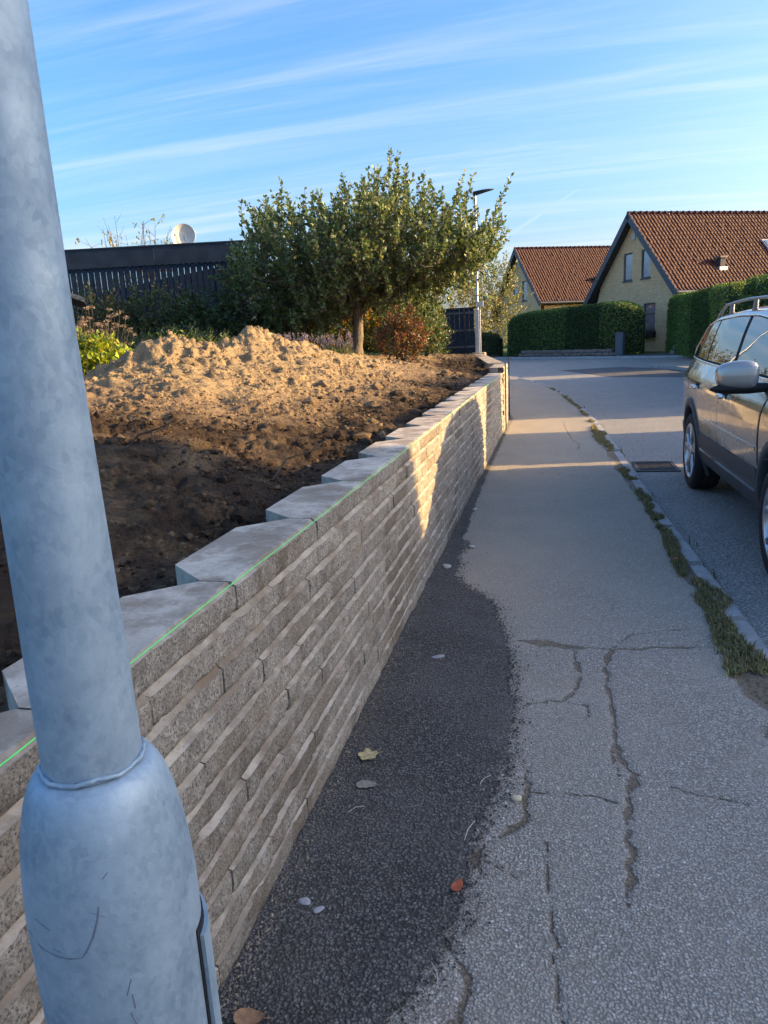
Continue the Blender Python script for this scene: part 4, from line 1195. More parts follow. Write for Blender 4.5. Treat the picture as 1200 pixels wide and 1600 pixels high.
shrub('dark_shrub', 'dark green bush right behind the apple trunk beside the red bush', 'shrub', (-3.7, 18.4, 1.15), (1.1, .7, 1.35), 230, .3, .035, .08, DK + [(.15, .11, .03)], [4, 4, 2, .7, .6], 46, group='garden shrubs')
shrub('hazel_shrub', 'dark bush with browning top at the left end of the slatted screen', 'shrub', (-10.35, 15.9, 1.35), (.75, .6, 1.55), 150, .35, .04, .085, [(0.187, 0.105, 0.051), (0.060, 0.093, 0.034), (0.076, 0.102, 0.037)], [1.6, 4, 3], 47, group='shrubs before the slatted screen')
shrub('hazel_shrub', 'tallest dark bush in the middle before the slatted screen', 'shrub', (-8.95, 16.1, 1.35), (.95, .6, 1.55), 230, .35, .038, .085, [(0.153, 0.099, 0.051), (0.060, 0.093, 0.034), (0.088, 0.112, 0.041)], [1, 4, 3], 48, group='shrubs before the slatted screen')
shrub('hazel_shrub', 'rounded dark green bush at the right end of the slatted screen', 'shrub', (-7.6, 15.8, 1.35), (.95, .6, 1.35), 230, .32, .038, .08, [(0.060, 0.093, 0.034), (0.051, 0.085, 0.031), (0.102, 0.112, 0.041)], [4, 3, 1.4], 49, group='shrubs before the slatted screen')
shrub('herb_clump', 'low grey green clump of fine stems on the lawn edge', 'plant', (-8.9, 13.6, 1.33), (1.0, .5, .62), 240, .3, .03, .06, [(0.093, 0.119, 0.065), (0.128, 0.145, 0.085), (0.076, 0.099, 0.051)], [3, 2, 3], 51, up=1.2, aspect=.18, group='low garden plants')
shrub('herb_clump', 'low dark clump before the middle bush with bright tips at its right', 'plant', (-7.2, 13.6, 1.33), (.9, .5, .5), 200, .28, .03, .07, [(0.076, 0.102, 0.043), (0.102, 0.119, 0.051), (0.255, 0.340, 0.051)], [3, 2, .6], 52, up=1.1, aspect=.35, group='low garden plants')
shrub('red_bush', 'rusty red leaved bush standing on the soil in front of the dark gate', 'shrub', (-3.02, 15.0, 1.08), (.42, .42, .92), 150, .26, .03, .085, [(.19, .065, .038), (.12, .07, .035), (.075, .085, .035), (.26, .095, .05)], [3, 3, 2.6, 1], 53, up=1.3, lump=.12, aspect=.32, group='garden shrubs')
shrub('feathery_bush', 'tall feathery yellow green bush left of the dark gate', 'shrub', (-4.15, 20.6, 1.1), (.95, .8, 1.95), 420, .45, .028, .085, [(.27, .26, .085), (.21, .21, .07), (.13, .145, .045)], [3, 3, 2], 54, up=.8, aspect=.14, group='garden shrubs')
shrub('low_bush', 'low dark green bush at the foot of the dark gate', 'shrub', (-3.45, 20.6, 1.05), (.5, .45, .95), 150, .3, .03, .06, DK, [4, 4, 2, .3], 55, up=.6, group='garden shrubs')
# lime-leaved plant with dry flower heads at the far left
fp = shrub('seed_head_plant', 'bright lime leaved plant with dry brown flower heads beside the lamp post', 'plant', (-5.95, 8.6, 1.24), (.50, .42, .44), 140, .19, .028, .085, [(.30, .36, .035), (.20, .27, .03), (.13, .19, .03), (.38, .36, .04)], [3, 3, 2, 1.3], 57, up=.9, aspect=.55)
r = np.random.default_rng(58); mb = MB(); C = []
for k in range(70):
    b = np.array([r.normal(0, .25), r.normal(.05, .18), .1]); t = b * np.array([1.5, 1.4, 1]) + np.array([.02, .05, r.uniform(.48, .92) - .5 * abs(b[0])])
    mb.tube([tuple(b), tuple((b + t) / 2 + r.normal(0, .015, 3)), tuple(t)], [.004, .0035, .0025], 4, caps=False)
    for _ in range(34):
        v = r.normal(size=3); v /= np.linalg.norm(v); C.append(t + v * np.array([.05, .05, .024]) * r.random() ** .4)
mb.build('flower_stems', M['twig'], fp)['kind'] = 'stuff'
C = np.array(C); leaf_cloud('flower_heads', C, r.normal(size=C.shape), r.uniform(.012, .024, len(C)), tint(len(C), [(.22, .16, .13), (.13, .09, .07), (.30, .24, .20)], None, .2, 3), M['petal'], fp, .2, .9, 6)
# lavender on the crest
for kk, (x0, x1, yy, z0, lab, nn) in enumerate([(-4.55, -3.95, 11.9, 1.40, 'clump of pale purple lavender spikes on the soil crest, left part', 60), (-3.98, -3.35, 12.3, 1.36, 'clump of pale purple lavender spikes next to the apple trunk', 55)]):
    r = np.random.default_rng(60 + kk); lv = thing('lavender', lab, 'lavender', ((x0 + x1) / 2, yy, z0), group='lavender clumps')
    mb = MB(); C = []; D = []; C2 = []; D2 = []
    for k in range(nn):
        b = np.array([r.uniform(x0, x1) - (x0 + x1) / 2, r.normal(0, .12), -.05]); L = r.uniform(.28, .46); d = np.array([r.normal(0, .16), r.normal(0, .16), 1]); t = b + d * L
        mb.tube([tuple(b), tuple(b + d * L * .5), tuple(t)], [.0035, .003, .0025], 4, caps=False)
        for q in range(22): C.append(t - d * r.uniform(0, .09) + r.normal(0, .007, 3)); D.append(d + r.normal(0, .5, 3))
        for q in range(14): C2.append(b + d * L * r.uniform(.1, .6) + r.normal(0, .02, 3)); D2.append(d + r.normal(0, .35, 3))
    mb.build('stems', M['twig'], lv)['kind'] = 'stuff'
    C = np.array(C); leaf_cloud('flower_spikes', C, np.array(D), r.uniform(.015, .026, len(C)), tint(len(C), [(.20, .16, .28), (.27, .22, .34), (.22, .2, .2)], None, .2, 3), M['petal'], lv, .2, .7, 6)
    C2 = np.array(C2); leaf_cloud('leaves', C2, np.array(D2), r.uniform(.05, .09, len(C2)), tint(len(C2), [(.11, .15, .06), (.16, .2, .07), (.08, .1, .05)], None, .2, 3), M['leaf'], lv, .2, .12, 7)

# bare twiggy tops behind the screen
tw = thing('sparse_tree', 'nearly bare young tree whose twig tops show above the slatted screen', 'tree', (-12.2, 20.5, 1.35))
r = np.random.default_rng(70); mb = MB(); C = []; D = []
for k in range(34):
    b = np.array([r.uniform(-.5, .5), r.normal(0, .2), .3]); x = r.uniform(-1.6, 1.7); t = np.array([x, r.normal(0, .4), r.uniform(3.2, 4.2) - .12 * x])
    m1 = b * .5 + t * .5 + r.normal(0, .12, 3); m2 = b * .2 + t * .8 + r.normal(0, .07, 3)
    mb.tube([tuple(b), tuple(m1), tuple(m2), tuple(t)], [.022, .014, .009, .004], 5, caps=False)
    for q in range(r.integers(2, 5)):
        s0 = m1 + (t - m1) * r.uniform(.2, .95); e = s0 + np.array([r.normal(0, .22), r.normal(0, .22), r.uniform(.05, .4)])
        mb.tube([tuple(s0), tuple(e)], [.006, .003], 4, caps=False)
        if r.random() < .75:
            for w in range(r.integers(2, 9)): C.append(e + r.normal(0, .05, 3)); D.append(np.array([r.normal(0, .5), r.normal(0, .5), -1]))
MB().tube([(0, 0, -.1), (.02, 0, .4)], [.08, .06], 8).build('trunk', M['bark'], tw)
mb.build('branches', M['twig'], tw)['kind'] = 'stuff'
C = np.array(C); leaf_cloud('foliage', C, np.array(D), r.uniform(.07, .13, len(C)), tint(len(C), [(.26, .24, .04), (.18, .17, .04), (.15, .10, .03)], None, .2, 3), M['leaf'], tw, .3, .5, 8)

# far trees beyond the gate
for kk, (x, y, w, h_, lab, pal) in enumerate([(-6.6, 50, 2.2, 5.2, 'pale thinning tree behind the street lamp', [(.20, .18, .07), (.13, .13, .05), (.25, .22, .11)]),
                                            (-3.9, 54, 1.7, 6.2, 'loose yellowing tree leaning before the farther house', [(.16, .16, .06), (.10, .12, .04), (.24, .22, .10)]),
                                            (-9.8, 46, 2.4, 5.4, 'dense green tree behind the feathery bush', [(.10, .12, .035), (.07, .09, .03), (.15, .15, .05)]),
                                            (-13.5, 44, 2.6, 5.0, 'dark green tree farther left behind the garden shrubs', [(.06, .08, .03), (.08, .1, .03)])]):
    shrub('roadside_tree', lab, 'tree', (x, y, .3), (w, w * .8, h_), 240, .9, .10, .17, pal, None, 80 + kk, stems=9, up=.8, lump=.05, group='trees beyond the bend')
# wood screen of far greenery closing the view past the street
for kk, (x, y, w, h_, lab) in enumerate([(-20, 56, 5, 5.5, 'broad green tree mass at the left end of the far street'), (-30, 48, 5, 6, 'broad dark tree mass far left behind the slatted screen')]):
    shrub('roadside_tree', lab, 'tree', (x, y, .4), (w, w * .8, h_), 300, 1.2, .14, .26, GREEN, None, 90 + kk, stems=8, group='trees beyond the bend')

# ------------------------------------------------------------------ clipped hedges
def hedge(label, path, thick, h0, h1, seed, pal, dens=420, leaf=.085, base_off=.0, round_end=.25, group='clipped hedges'):
    """path: list of (x,y) along the front centre line"""
    r = np.random.default_rng(seed)
    p0 = np.array(path[0], float)
    H = thing('clipped_hedge', label, 'hedge', (p0[0], p0[1], float(gz(*p0)) + base_off), group=group)
    zb = float(gz(*p0)) + base_off
    seg = [(np.array(a, float), np.array(b, float)) for a, b in zip(path[:-1], path[1:])]
    Ls = [np.linalg.norm(b - a) for a, b in seg]; Lt = sum(Ls)
    def frame(s):
        for (a, b), L in zip(seg, Ls):
            if s <= L + 1e-6: d = (b - a) / L; return a + d * s, d
            s -= L
        a, b = seg[-1]; d = (b - a) / Ls[-1]; return b, d
    def surf(s, u):
        """u in 0..1 goes round the section: front foot, front top, back top, back foot"""
        p, d = frame(s); n = np.array([d[1], -d[0]])
        hh = h0 + (h1 - h0) * s / Lt
        g = float(gz(*p)) + base_off - zb
        e = min(s, Lt - s); k = 1 - .9 * max(0, 1 - e / round_end) ** 2.2
        tk = thick * k; hh = hh * (1 - .22 * max(0, 1 - e / (round_end * 1.6)) ** 2)
        per = [0, hh, hh + tk, 2 * hh + tk]; q = u * per[3]
        if q < hh: lat, z = tk / 2, q
        elif q < hh + tk: lat, z = tk / 2 - (q - hh), hh
        else: lat, z = -tk / 2, hh - (q - hh - tk)
        rc = .22                                            # soft shoulders
        dz = max(0, z - (hh - rc)); 
        if dz > 0 and abs(lat) > tk / 2 - rc:
            f = min(1, dz / rc) * min(1, (abs(lat) - (tk / 2 - rc)) / rc); lat *= 1 - .10 * f; z -= .07 * f
        lat *= 1 - .05 * z / hh
        bul = .10 * perlin(np.array(s * .9 + seed), np.array(q * .9), np.array(seed * .3)) + .05 * perlin(np.array(s * 3 + seed), np.array(q * 3), np.array(1.0))
        pos = p + n * (lat * (1 + float(bul) / max(.3, tk)))
        return np.array([pos[0] - p0[0], pos[1] - p0[1], g + z + (float(bul) if hh <= q <= hh + tk else 0)])
    ns, nu = max(8, int(Lt / .35)), 34
    P = [[surf(Lt * i / ns, j / nu) for j in range(nu + 1)] for i in range(ns + 1)]
    A = np.array(P)
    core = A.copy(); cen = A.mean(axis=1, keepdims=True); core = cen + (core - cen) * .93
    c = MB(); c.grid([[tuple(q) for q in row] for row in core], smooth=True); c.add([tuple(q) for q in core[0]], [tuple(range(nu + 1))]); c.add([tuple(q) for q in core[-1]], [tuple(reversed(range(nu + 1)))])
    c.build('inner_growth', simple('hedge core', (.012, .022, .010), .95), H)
    # leaves
    area = np.linalg.norm(np.cross(A[1:, :-1] - A[:-1, :-1], A[:-1, 1:] - A[:-1, :-1]), axis=-1)
    w = area.ravel() / area.sum(); n = int(area.sum() * dens)
    k = r.choice(len(w), n, p=w); i, j = np.unravel_index(k, area.shape)
    a, b = r.random((n, 1)), r.random((n, 1))
    Q = (A[i, j] * (1 - a) * (1 - b) + A[i + 1, j] * a * (1 - b) + A[i, j + 1] * (1 - a) * b + A[i + 1, j + 1] * a * b)
    nor = np.cross(A[i + 1, j] - A[i, j], A[i, j + 1] - A[i, j]); nor /= np.linalg.norm(nor, axis=1)[:, None] + 1e-9
    cc = cen[i, 0]; s = np.sign(np.sum((Q - cc) * nor, axis=1))[:, None]; nor = nor * s
    Q = Q + nor * r.uniform(-.07, .05, (n, 1))
    # end tufts
    D = nor * .8 + np.array([0, 0, .5]) + r.normal(0, .6, Q.shape)
    leaf_cloud('foliage', Q, D, r.uniform(.6, 1.4, n) * leaf, tint(n, pal, None, .25, seed), M['needle'], H, .3, .55, seed + 5)
    return H
HP = [(.10, .165, .046), (.135, .21, .058), (.07, .12, .036), (.19, .25, .07)]
hedge('long clipped green hedge in front of the two brick houses', [(-2.6, 46.2), (.9, 43.0), (4.55, 40.3)], 1.5, 2.35, 2.75, 101, HP, 520, .085, .05, 1.0)
hedge('tall dark clipped hedge behind the parked car', [(6.35, 41.5), (6.55, 36), (6.9, 29.7)], 1.3, 2.75, 2.9, 102, HP, 480, .085, .05, .7)
hedge('clipped hedge along the right pavement hidden behind the parked car', [(6.9, 28.1), (7.0, 22), (7.0, 15.3)], 1.3, 2.9, 2.9, 103, HP, 170, .13, .02, .3)
hedge('taller clipped hedge block right of the driveway gap across the road', [(7.0, 13.2), (7.0, 10.25)], 1.3, 3.25, 3.25, 104, HP, 170, .13, .02, .2)
hedge('clipped hedge across the road in front of the near gable', [(7.0, 10.0), (7.0, 3.5)], 1.2, 2.3, 2.3, 105, HP, 150, .13, .02, .2)
hedge('small olive hedge at the bend between gate and farther house', [(-6.4, 46.6), (-3.0, 46.0)], 1.0, 1.5, 1.35, 106, [(.10, .11, .03), (.14, .13, .035), (.07, .085, .025)], 460, .085, .05, .5)

hedge('loose dark green hedge behind the garden shrubs and apple tree', [(-9.4, 20.6), (-6.2, 22.2), (-3.4, 23.4)], 1.2, 2.0, 1.7, 107, [(.05, .075, .022), (.075, .095, .028), (.12, .12, .035), (.035, .055, .018)], 330, .12, 1.2, .6)
# low stone kerb walls under the hedges
def low_wall(label, a, b, hgt, seed):
    rr = random.Random(seed); a, b = Vector(a), Vector(b); L = (b - a).length; d = (b - a) / L
    w = thing('low_stone_wall', label, 'low wall', (a.x, a.y, float(gz(a.x, a.y)) + .03), math.atan2(d.y, d.x), group='low stone walls under the hedges')
    sm = [bevel_box('stone', .40, .28, hgt / 2 - .008, M['stone'], .025, 1, .012) for _ in range(4)]
    for row in range(2):
        s = .2 + .2 * row
        while s < L:
            g = float(gz(*(a + d * s))) - float(gz(a.x, a.y))
            o = link('stone', rr.choice(sm), w, (s, rr.uniform(-.012, .012), g + hgt / 4 + row * hgt / 2)); o.rotation_euler = (rr.uniform(-.03, .03), rr.uniform(-.03, .03), rr.uniform(-.04, .04)); s += .415
low_wall('low stone wall under the long clipped hedge', (-1.9, 44.3), (3.15, 40.2), .34, 1)
low_wall('low stone wall under the tall hedge by the parked car', (5.75, 38.9), (7.2, 36.6), .42, 2)
cb = thing('service_cabinet', 'slim dark grey service cabinet at the hedge corner', 'cabinet', (3.35, 39.75, float(gz(3.35, 39.75)) + .03), math.radians(-28))
MB().box(-.20, .20, -.15, .15, 0, 1.10).build('body', M['cabinet'], cb)
MB().box(-.22, .22, -.17, .17, 1.103, 1.17).build('lid', M['cabinet'], cb)
MB().box(-.16, .16, -.162, -.152, .15, 1.0).build('door', M['cabinet'], cb)

# ================================================================== LEFT-HAND GARDEN BUILDINGS
scr = thing('slatted_screen', 'tall black slatted garden screen with a deep dark fascia', 'screen', (-13.08, 16.63, 1.32), math.radians(13))
SW = 5.65
k = 0; x = .04
sl = MB().box(0, .134, 0, .028, -.05, 2.50).mesh('slat', M['darkwood'])
while x < SW - .12:
    link('slat', sl, scr, (x, random.uniform(-.003, .003), 0)); x += .152; k += 1
for i, (a, b) in enumerate([(0.0, 1.02), (1.03, 3.42), (3.43, SW + .02)]):
    MB().box(a, b, -.035, -.005, 2.44, 2.88).build('fascia_board', M['fascia'], scr)
MB().box(-.02, SW + .05, -.05, .30, 2.883, 2.915).build('top_flashing', M['fascia'], scr)
for z in (.35, 1.35, 2.35): MB().box(.0, SW - .02, .032, .075, z, z + .09).build('rail', M['darkwood'], scr)
MB().box(SW - .10, SW + .06, -.03, .12, -.1, 2.44).build('corner_post', M['darkwood'], scr)
bk = MB(); bk.add([(0, .10, -.05), (SW, .10, -.05), (SW, .10, 2.42), (3.6, .10, 2.12), (1.2, .10, 1.72), (0, .10, 1.35), (0, .13, -.05), (SW, .13, -.05), (SW, .13, 2.42), (3.6, .13, 2.12), (1.2, .13, 1.72), (0, .13, 1.35)],
                  [(0, 1, 2, 3, 4, 5), (11, 10, 9, 8, 7, 6)] + [(i, i + 6, (i + 1) % 6 + 6, (i + 1) % 6) for i in range(6)])
bk.build('backing_panel', M['darkwood'], scr)
# end return of the screen, running away from the viewer
for i in range(12): link('slat', MB().box(0, .028, 0, .105, -.05, 2.44).mesh('slat', M['darkwood']), scr, (SW + .01, .14 + i * .152, 0))

dish = thing('satellite_dish', 'round beige satellite dish above the slatted screen', 'satellite dish', (-9.65, 18.9, 1.35))
MB().tube([(0, .1, -.1), (0, .1, 3.3)], .03, 10).build('mast', M['greyplastic'], dish)
d_ = MB(); prof = []; n = 40; rings = []
for i in range(9):
    rr = .315 * i / 8 + .0005
    rings.append([(rr * math.cos(2 * math.pi * k / n), .16 * (rr / .315) ** 2 * .7 - .10, rr * 1.08 * math.sin(2 * math.pi * k / n)) for k in range(n + 1)])
Mx = Matrix.Rotation(math.radians(18), 4, 'Z') @ Matrix.Rotation(math.radians(-16), 4, 'X')
rings = [[tuple(Mx @ Vector((p[0], -p[1], p[2])) + Vector((0, 0, 3.27))) for p in rw] for rw in rings]
d_.grid(rings, flip=True); rim2 = [[tuple(Vector(p) + Vector((0, .012, 0))) for p in rings[-1]], rings[-1]]; d_.grid(rim2, flip=False)
d_.build('reflector', M['dish'], dish)
MB().box(-.055, .055, -.012, -.004, .0, .018, M=Matrix.Translation((0, -.085, 3.33)) @ Mx).build('printed_mark', M['greyplastic'], dish)
MB().tube([(.0, -.1, 2.98), (.02, -.42, 3.08), (.02, -.46, 3.2)], .012, 6).build('feed_arm', M['greyplastic'], dish)
MB().lathe([(.001, -.05), (.03, -.05), (.03, .05), (.001, .05)], 12, axis='Y', c=(.02, -.46, 3.24)).build('feed_horn', M['dish'], dish)

shed = thing('red_shed', 'corner of a falu red shed with a dark felt roof beside the lamp post', 'shed', (-10.8, 12.05, 1.33), math.radians(33))
for i in range(12): MB().box(i * .145, i * .145 + .138, 0, .03, 0, 1.33 + .02).build('board', M['redwood'], shed)
MB().box(1.745, 1.80, -.02, .05, 0, 1.34).build('corner_board', M['white'], shed)
MB().box(0, 1.75, .035, 2.2, 0, 1.3).build('body', M['redwood'], shed)
rf = MB(); rf.add([(-.2, -.25, 2.32), (2.12, -.25, 1.38), (2.12, 2.4, 1.38), (-.2, 2.4, 2.32), (-.2, -.25, 2.25), (2.12, -.25, 1.31), (2.12, 2.4, 1.31), (-.2, 2.4, 2.25)], [(0, 1, 2, 3), (7, 6, 5, 4), (0, 4, 5, 1), (1, 5, 6, 2), (2, 6, 7, 3), (3, 7, 4, 0)])
ro = rf.build('roof', M['felt'], shed)
b_ = MB(); b_.add([(-.2, -.275, 2.33), (2.13, -.275, 1.385), (2.13, -.275, 1.30), (-.2, -.275, 2.24), (-.2, -.253, 2.33), (2.13, -.253, 1.385), (2.13, -.253, 1.30), (-.2, -.253, 2.24)], [(0, 1, 2, 3), (7, 6, 5, 4), (0, 4, 5, 1), (1, 5, 6, 2), (2, 6, 7, 3), (3, 7, 4, 0)]); b_.build('barge_board', M['darktrim'], ro)

# dark gate / bin screen at the end of the garden
gt = thing('board_gate', 'dark board gate with grey steel post at the end of the garden wall', 'gate', (-3.55, 24.0, .98), math.radians(2))
for i in range(7): MB().box(i * .155, i * .155 + .15, 0, .025, .06, 1.50).build('board', M['darkwood'], gt)
for z in (.28, .80, 1.34): MB().box(-.02, 1.10, -.03, -.002, z, z + .07).build('rail', M['darktrim'], gt)
MB().box(-.05, 1.18, -.05, .06, 1.503, 1.545).build('top_cap', M['darkwood'], gt)
MB().tube([(.80, -.05, 0), (.80, -.05, 1.5)], .018, 8).build('bolt_rod', M['black'], gt)
MB().box(1.12, 1.24, -.05, .07, 0.0, 1.46).build('post', M['greyplastic'], gt)
sb_ = thing('gate_stone', 'pale stone block under the grey gate post', 'stone', (-2.30, 23.75, 1.02)); link('block', bevel_box('block', .42, .36, .16, M['cap'], .02, 1, .012), sb_)

# ================================================================== PARKED CAR
M['paint'] = m_paint('grey brown metallic paint', (.30, .272, .238))
M['mirrorpaint'] = m_paint('mirror shell paint', (.36, .345, .325), .7, .34)
M['clad'] = simple('dark grey cladding', (.040, .046, .050), .55, 0, .15, 20)
M['autoglass'] = NT('car window glass').fin((.018, .024, .026), .015, 0, None, 1.0, **{'IOR': 1.9})
M['chrome'] = NT('satin chrome').fin((.72, .73, .74), .16, 1.0)
M['rail'] = NT('roof rail metal').fin((.30, .32, .35), .38, .8)
M['alloy'] = simple('alloy rim', (.50, .51, .52), .32, .85, .08, 10)
M['tyre'] = simple('tyre rubber', (.018, .018, .019), .85, 0, .2, 40, .001)
M['gap'] = NT('panel gap black').fin((.006, .006, .006), .9)
M['redlamp'] = NT('red lamp lens').fin((.28, .012, .01), .08, 0, None, .8)
M['lamp'] = NT('clear lamp lens').fin((.55, .58, .6), .06, .3, None, 1.0)
car = thing('parked_car', 'grey brown metallic estate car parked at the kerb facing the viewer', 'car', (2.34, 7.85, -.07), -math.pi / 2)
car.scale = (1.07, 1.07, 1.07)
def smoothtab(tab, k=.09):
    xs = np.array([a for a, b in tab]); ys = np.array([b for a, b in tab])
    def f(x):
        x = np.asarray(x, float); s = 0
        for d, w in ((-1, .15), (-.5, .2), (0, .3), (.5, .2), (1, .15)): s = s + w * np.interp(x + d * k, xs, ys)
        return s
    return f
Wp = smoothtab([(-1.10, .70), (-1.07, .76), (-1.0, .86), (-.8, .935), (-.4, .975), (.3, 1), (1.5, 1), (2.6, .99), (3.1, .96), (3.5, .88), (3.7, .77), (3.80, .62)], .07)
Tp = smoothtab([(-1.10, .98), (-1.07, 1.0), (-1.03, 1.14), (-.97, 1.26), (-.72, 1.50), (-.5, 1.615), (-.2, 1.65), (.6, 1.675), (1.2, 1.665), (1.6, 1.63), (1.85, 1.56), (2.25, 1.36), (2.65, 1.125), (2.78, 1.06), (3.2, .98), (3.55, .89), (3.7, .82), (3.80, .66)], .08)
wz = smoothtab([(.15, .80), (.30, .85), (.38, .885), (.50, .905), (.63, .916), (.78, .928), (.90, .928), (.98, .918), (1.04, .892), (1.10, .850), (1.14, .825), (1.27, .780), (1.42, .722), (1.55, .660), (1.61, .61), (1.72, .50)], .025)
def shift(x): return np.interp(x, [-1, 0, 2.2, 3.8], [.06, .05, 0, -.03])
def side_w(x, z):
    ze = z - shift(x) * smooth01((np.asarray(z) - .6) / .35)
    return Wp(x) * wz(ze)
def Eh(x): return Tp(x) - .075 - .03 * smooth01((np.asarray(x) - 2.3) / .5)
RA, ZC = .425, .37
AX = (0.0, 2.815)
def zbot(x):
    b = .33 + .06 * smooth01((-x - .75) / .35) + .06 * smooth01((x - 3.4) / .3)
    for a in AX:
        d = abs(x - a)
        if d < RA: b = max(b, ZC + math.sqrt(RA * RA - d * d))
    return b
xs_ = sorted(set(list(np.round(np.linspace(-1.08, 3.78, 110), 4)) + [a + s * RA * math.cos(t) for a in AX for s in (-1, 1) for t in np.linspace(0.02, 1.5, 12)]))
secs = []
for x in xs_:
    e = float(Eh(x)); b = min(zbot(x), e - .03); row = []
    for k in range(20):
        z = b + (e - b) * k / 19; row.append((x, float(side_w(x, z)), z))
    we = float(side_w(x, e)); T = float(Tp(x))
    for k in range(1, 9):
        p = k / 8 * math.pi / 2; row.append((x, we * math.cos(p), e + (T - e) * math.sin(p)))
    secs.append(row)
mb = MB()
for s in (-1, 1):
    mb.grid([[(p[0], s * p[1], p[2]) for p in row] for row in secs], 0, True, flip=(s > 0))
for row, fl in ((secs[0], True), (secs[-1], False)):        # nose and tail panels
    ring = [(p[0], p[1], p[2]) for p in row] + [(p[0], -p[1], p[2]) for p in reversed(row[:-1])]
    mb.add(ring, [tuple(ring.index(q) for q in (ring if fl else list(reversed(ring))))])
mb.build('body', M['paint'], car, weld=True)
ub = MB(); ub.box(-.95, 3.6, -.60, .60, .25, .62); ub.box(.46, 2.36, -.84, .84, .335, .62)
for a in AX: ub.box(a - .47, a + .47, -.62, .62, .3, .86)
ub.box(-1.0, -.46, -.78, .78, .36, .8); ub.box(3.28, 3.6, -.72, .72, .3, .7)
ub.build('underbody', M['gap'], car)

def patch(name, xl, xr, zb, zt, offv, mat, sgn, nx=14, nz=8, parent=None, skirt=.008):
    f = lambda v: (v if callable(v) else (lambda _: v))
    xl, xr, zb, zt = f(xl), f(xr), f(zb), f(zt)
    G = []
    for i in range(nx + 1):
        row = []
        for j in range(nz + 1):
            t = j / nz; x = xl(t) + (xr(t) - xl(t)) * i / nx; z = zb(x) + (zt(x) - zb(x)) * t
            w0 = float(side_w(x, z)); dx = float(side_w(x + .01, z) - side_w(x - .01, z)) / .02; dz = float(side_w(x, z + .01) - side_w(x, z - .01)) / .02
            n = Vector((-dx, 1, -dz)).normalized()
            row.append((Vector((x, w0, z)), n))
        G.append(row)
    mb = MB()
    mb.grid([[(p.x + n.x * offv, sgn * (p.y + n.y * offv), p.z + n.z * offv) for p, n in r_] for r_ in G], 0, True, flip=(sgn > 0))
    border = [G[i][0] for i in range(nx + 1)] + [G[nx][j] for j in range(1, nz + 1)] + [G[i][nz] for i in range(nx - 1, -1, -1)] + [G[0][j] for j in range(nz - 1, 0, -1)]
    rg = [[(p.x + n.x * o_, sgn * (p.y + n.y * o_), p.z + n.z * o_) for p, n in border + border[:1]] for o_ in (offv, offv - skirt)]
    mb.grid(rg, 0, False, flip=(sgn < 0))
    return mb.build(name, mat, parent or car)
sill = lambda x: float(np.interp(x, [-.9, 0, 2.4], [1.225, 1.20, 1.155]))
topw = lambda x: float(Eh(x)) - .030
dbot = lambda x: .50
dtop = lambda x: sill(x) - .022
G_ = .0045
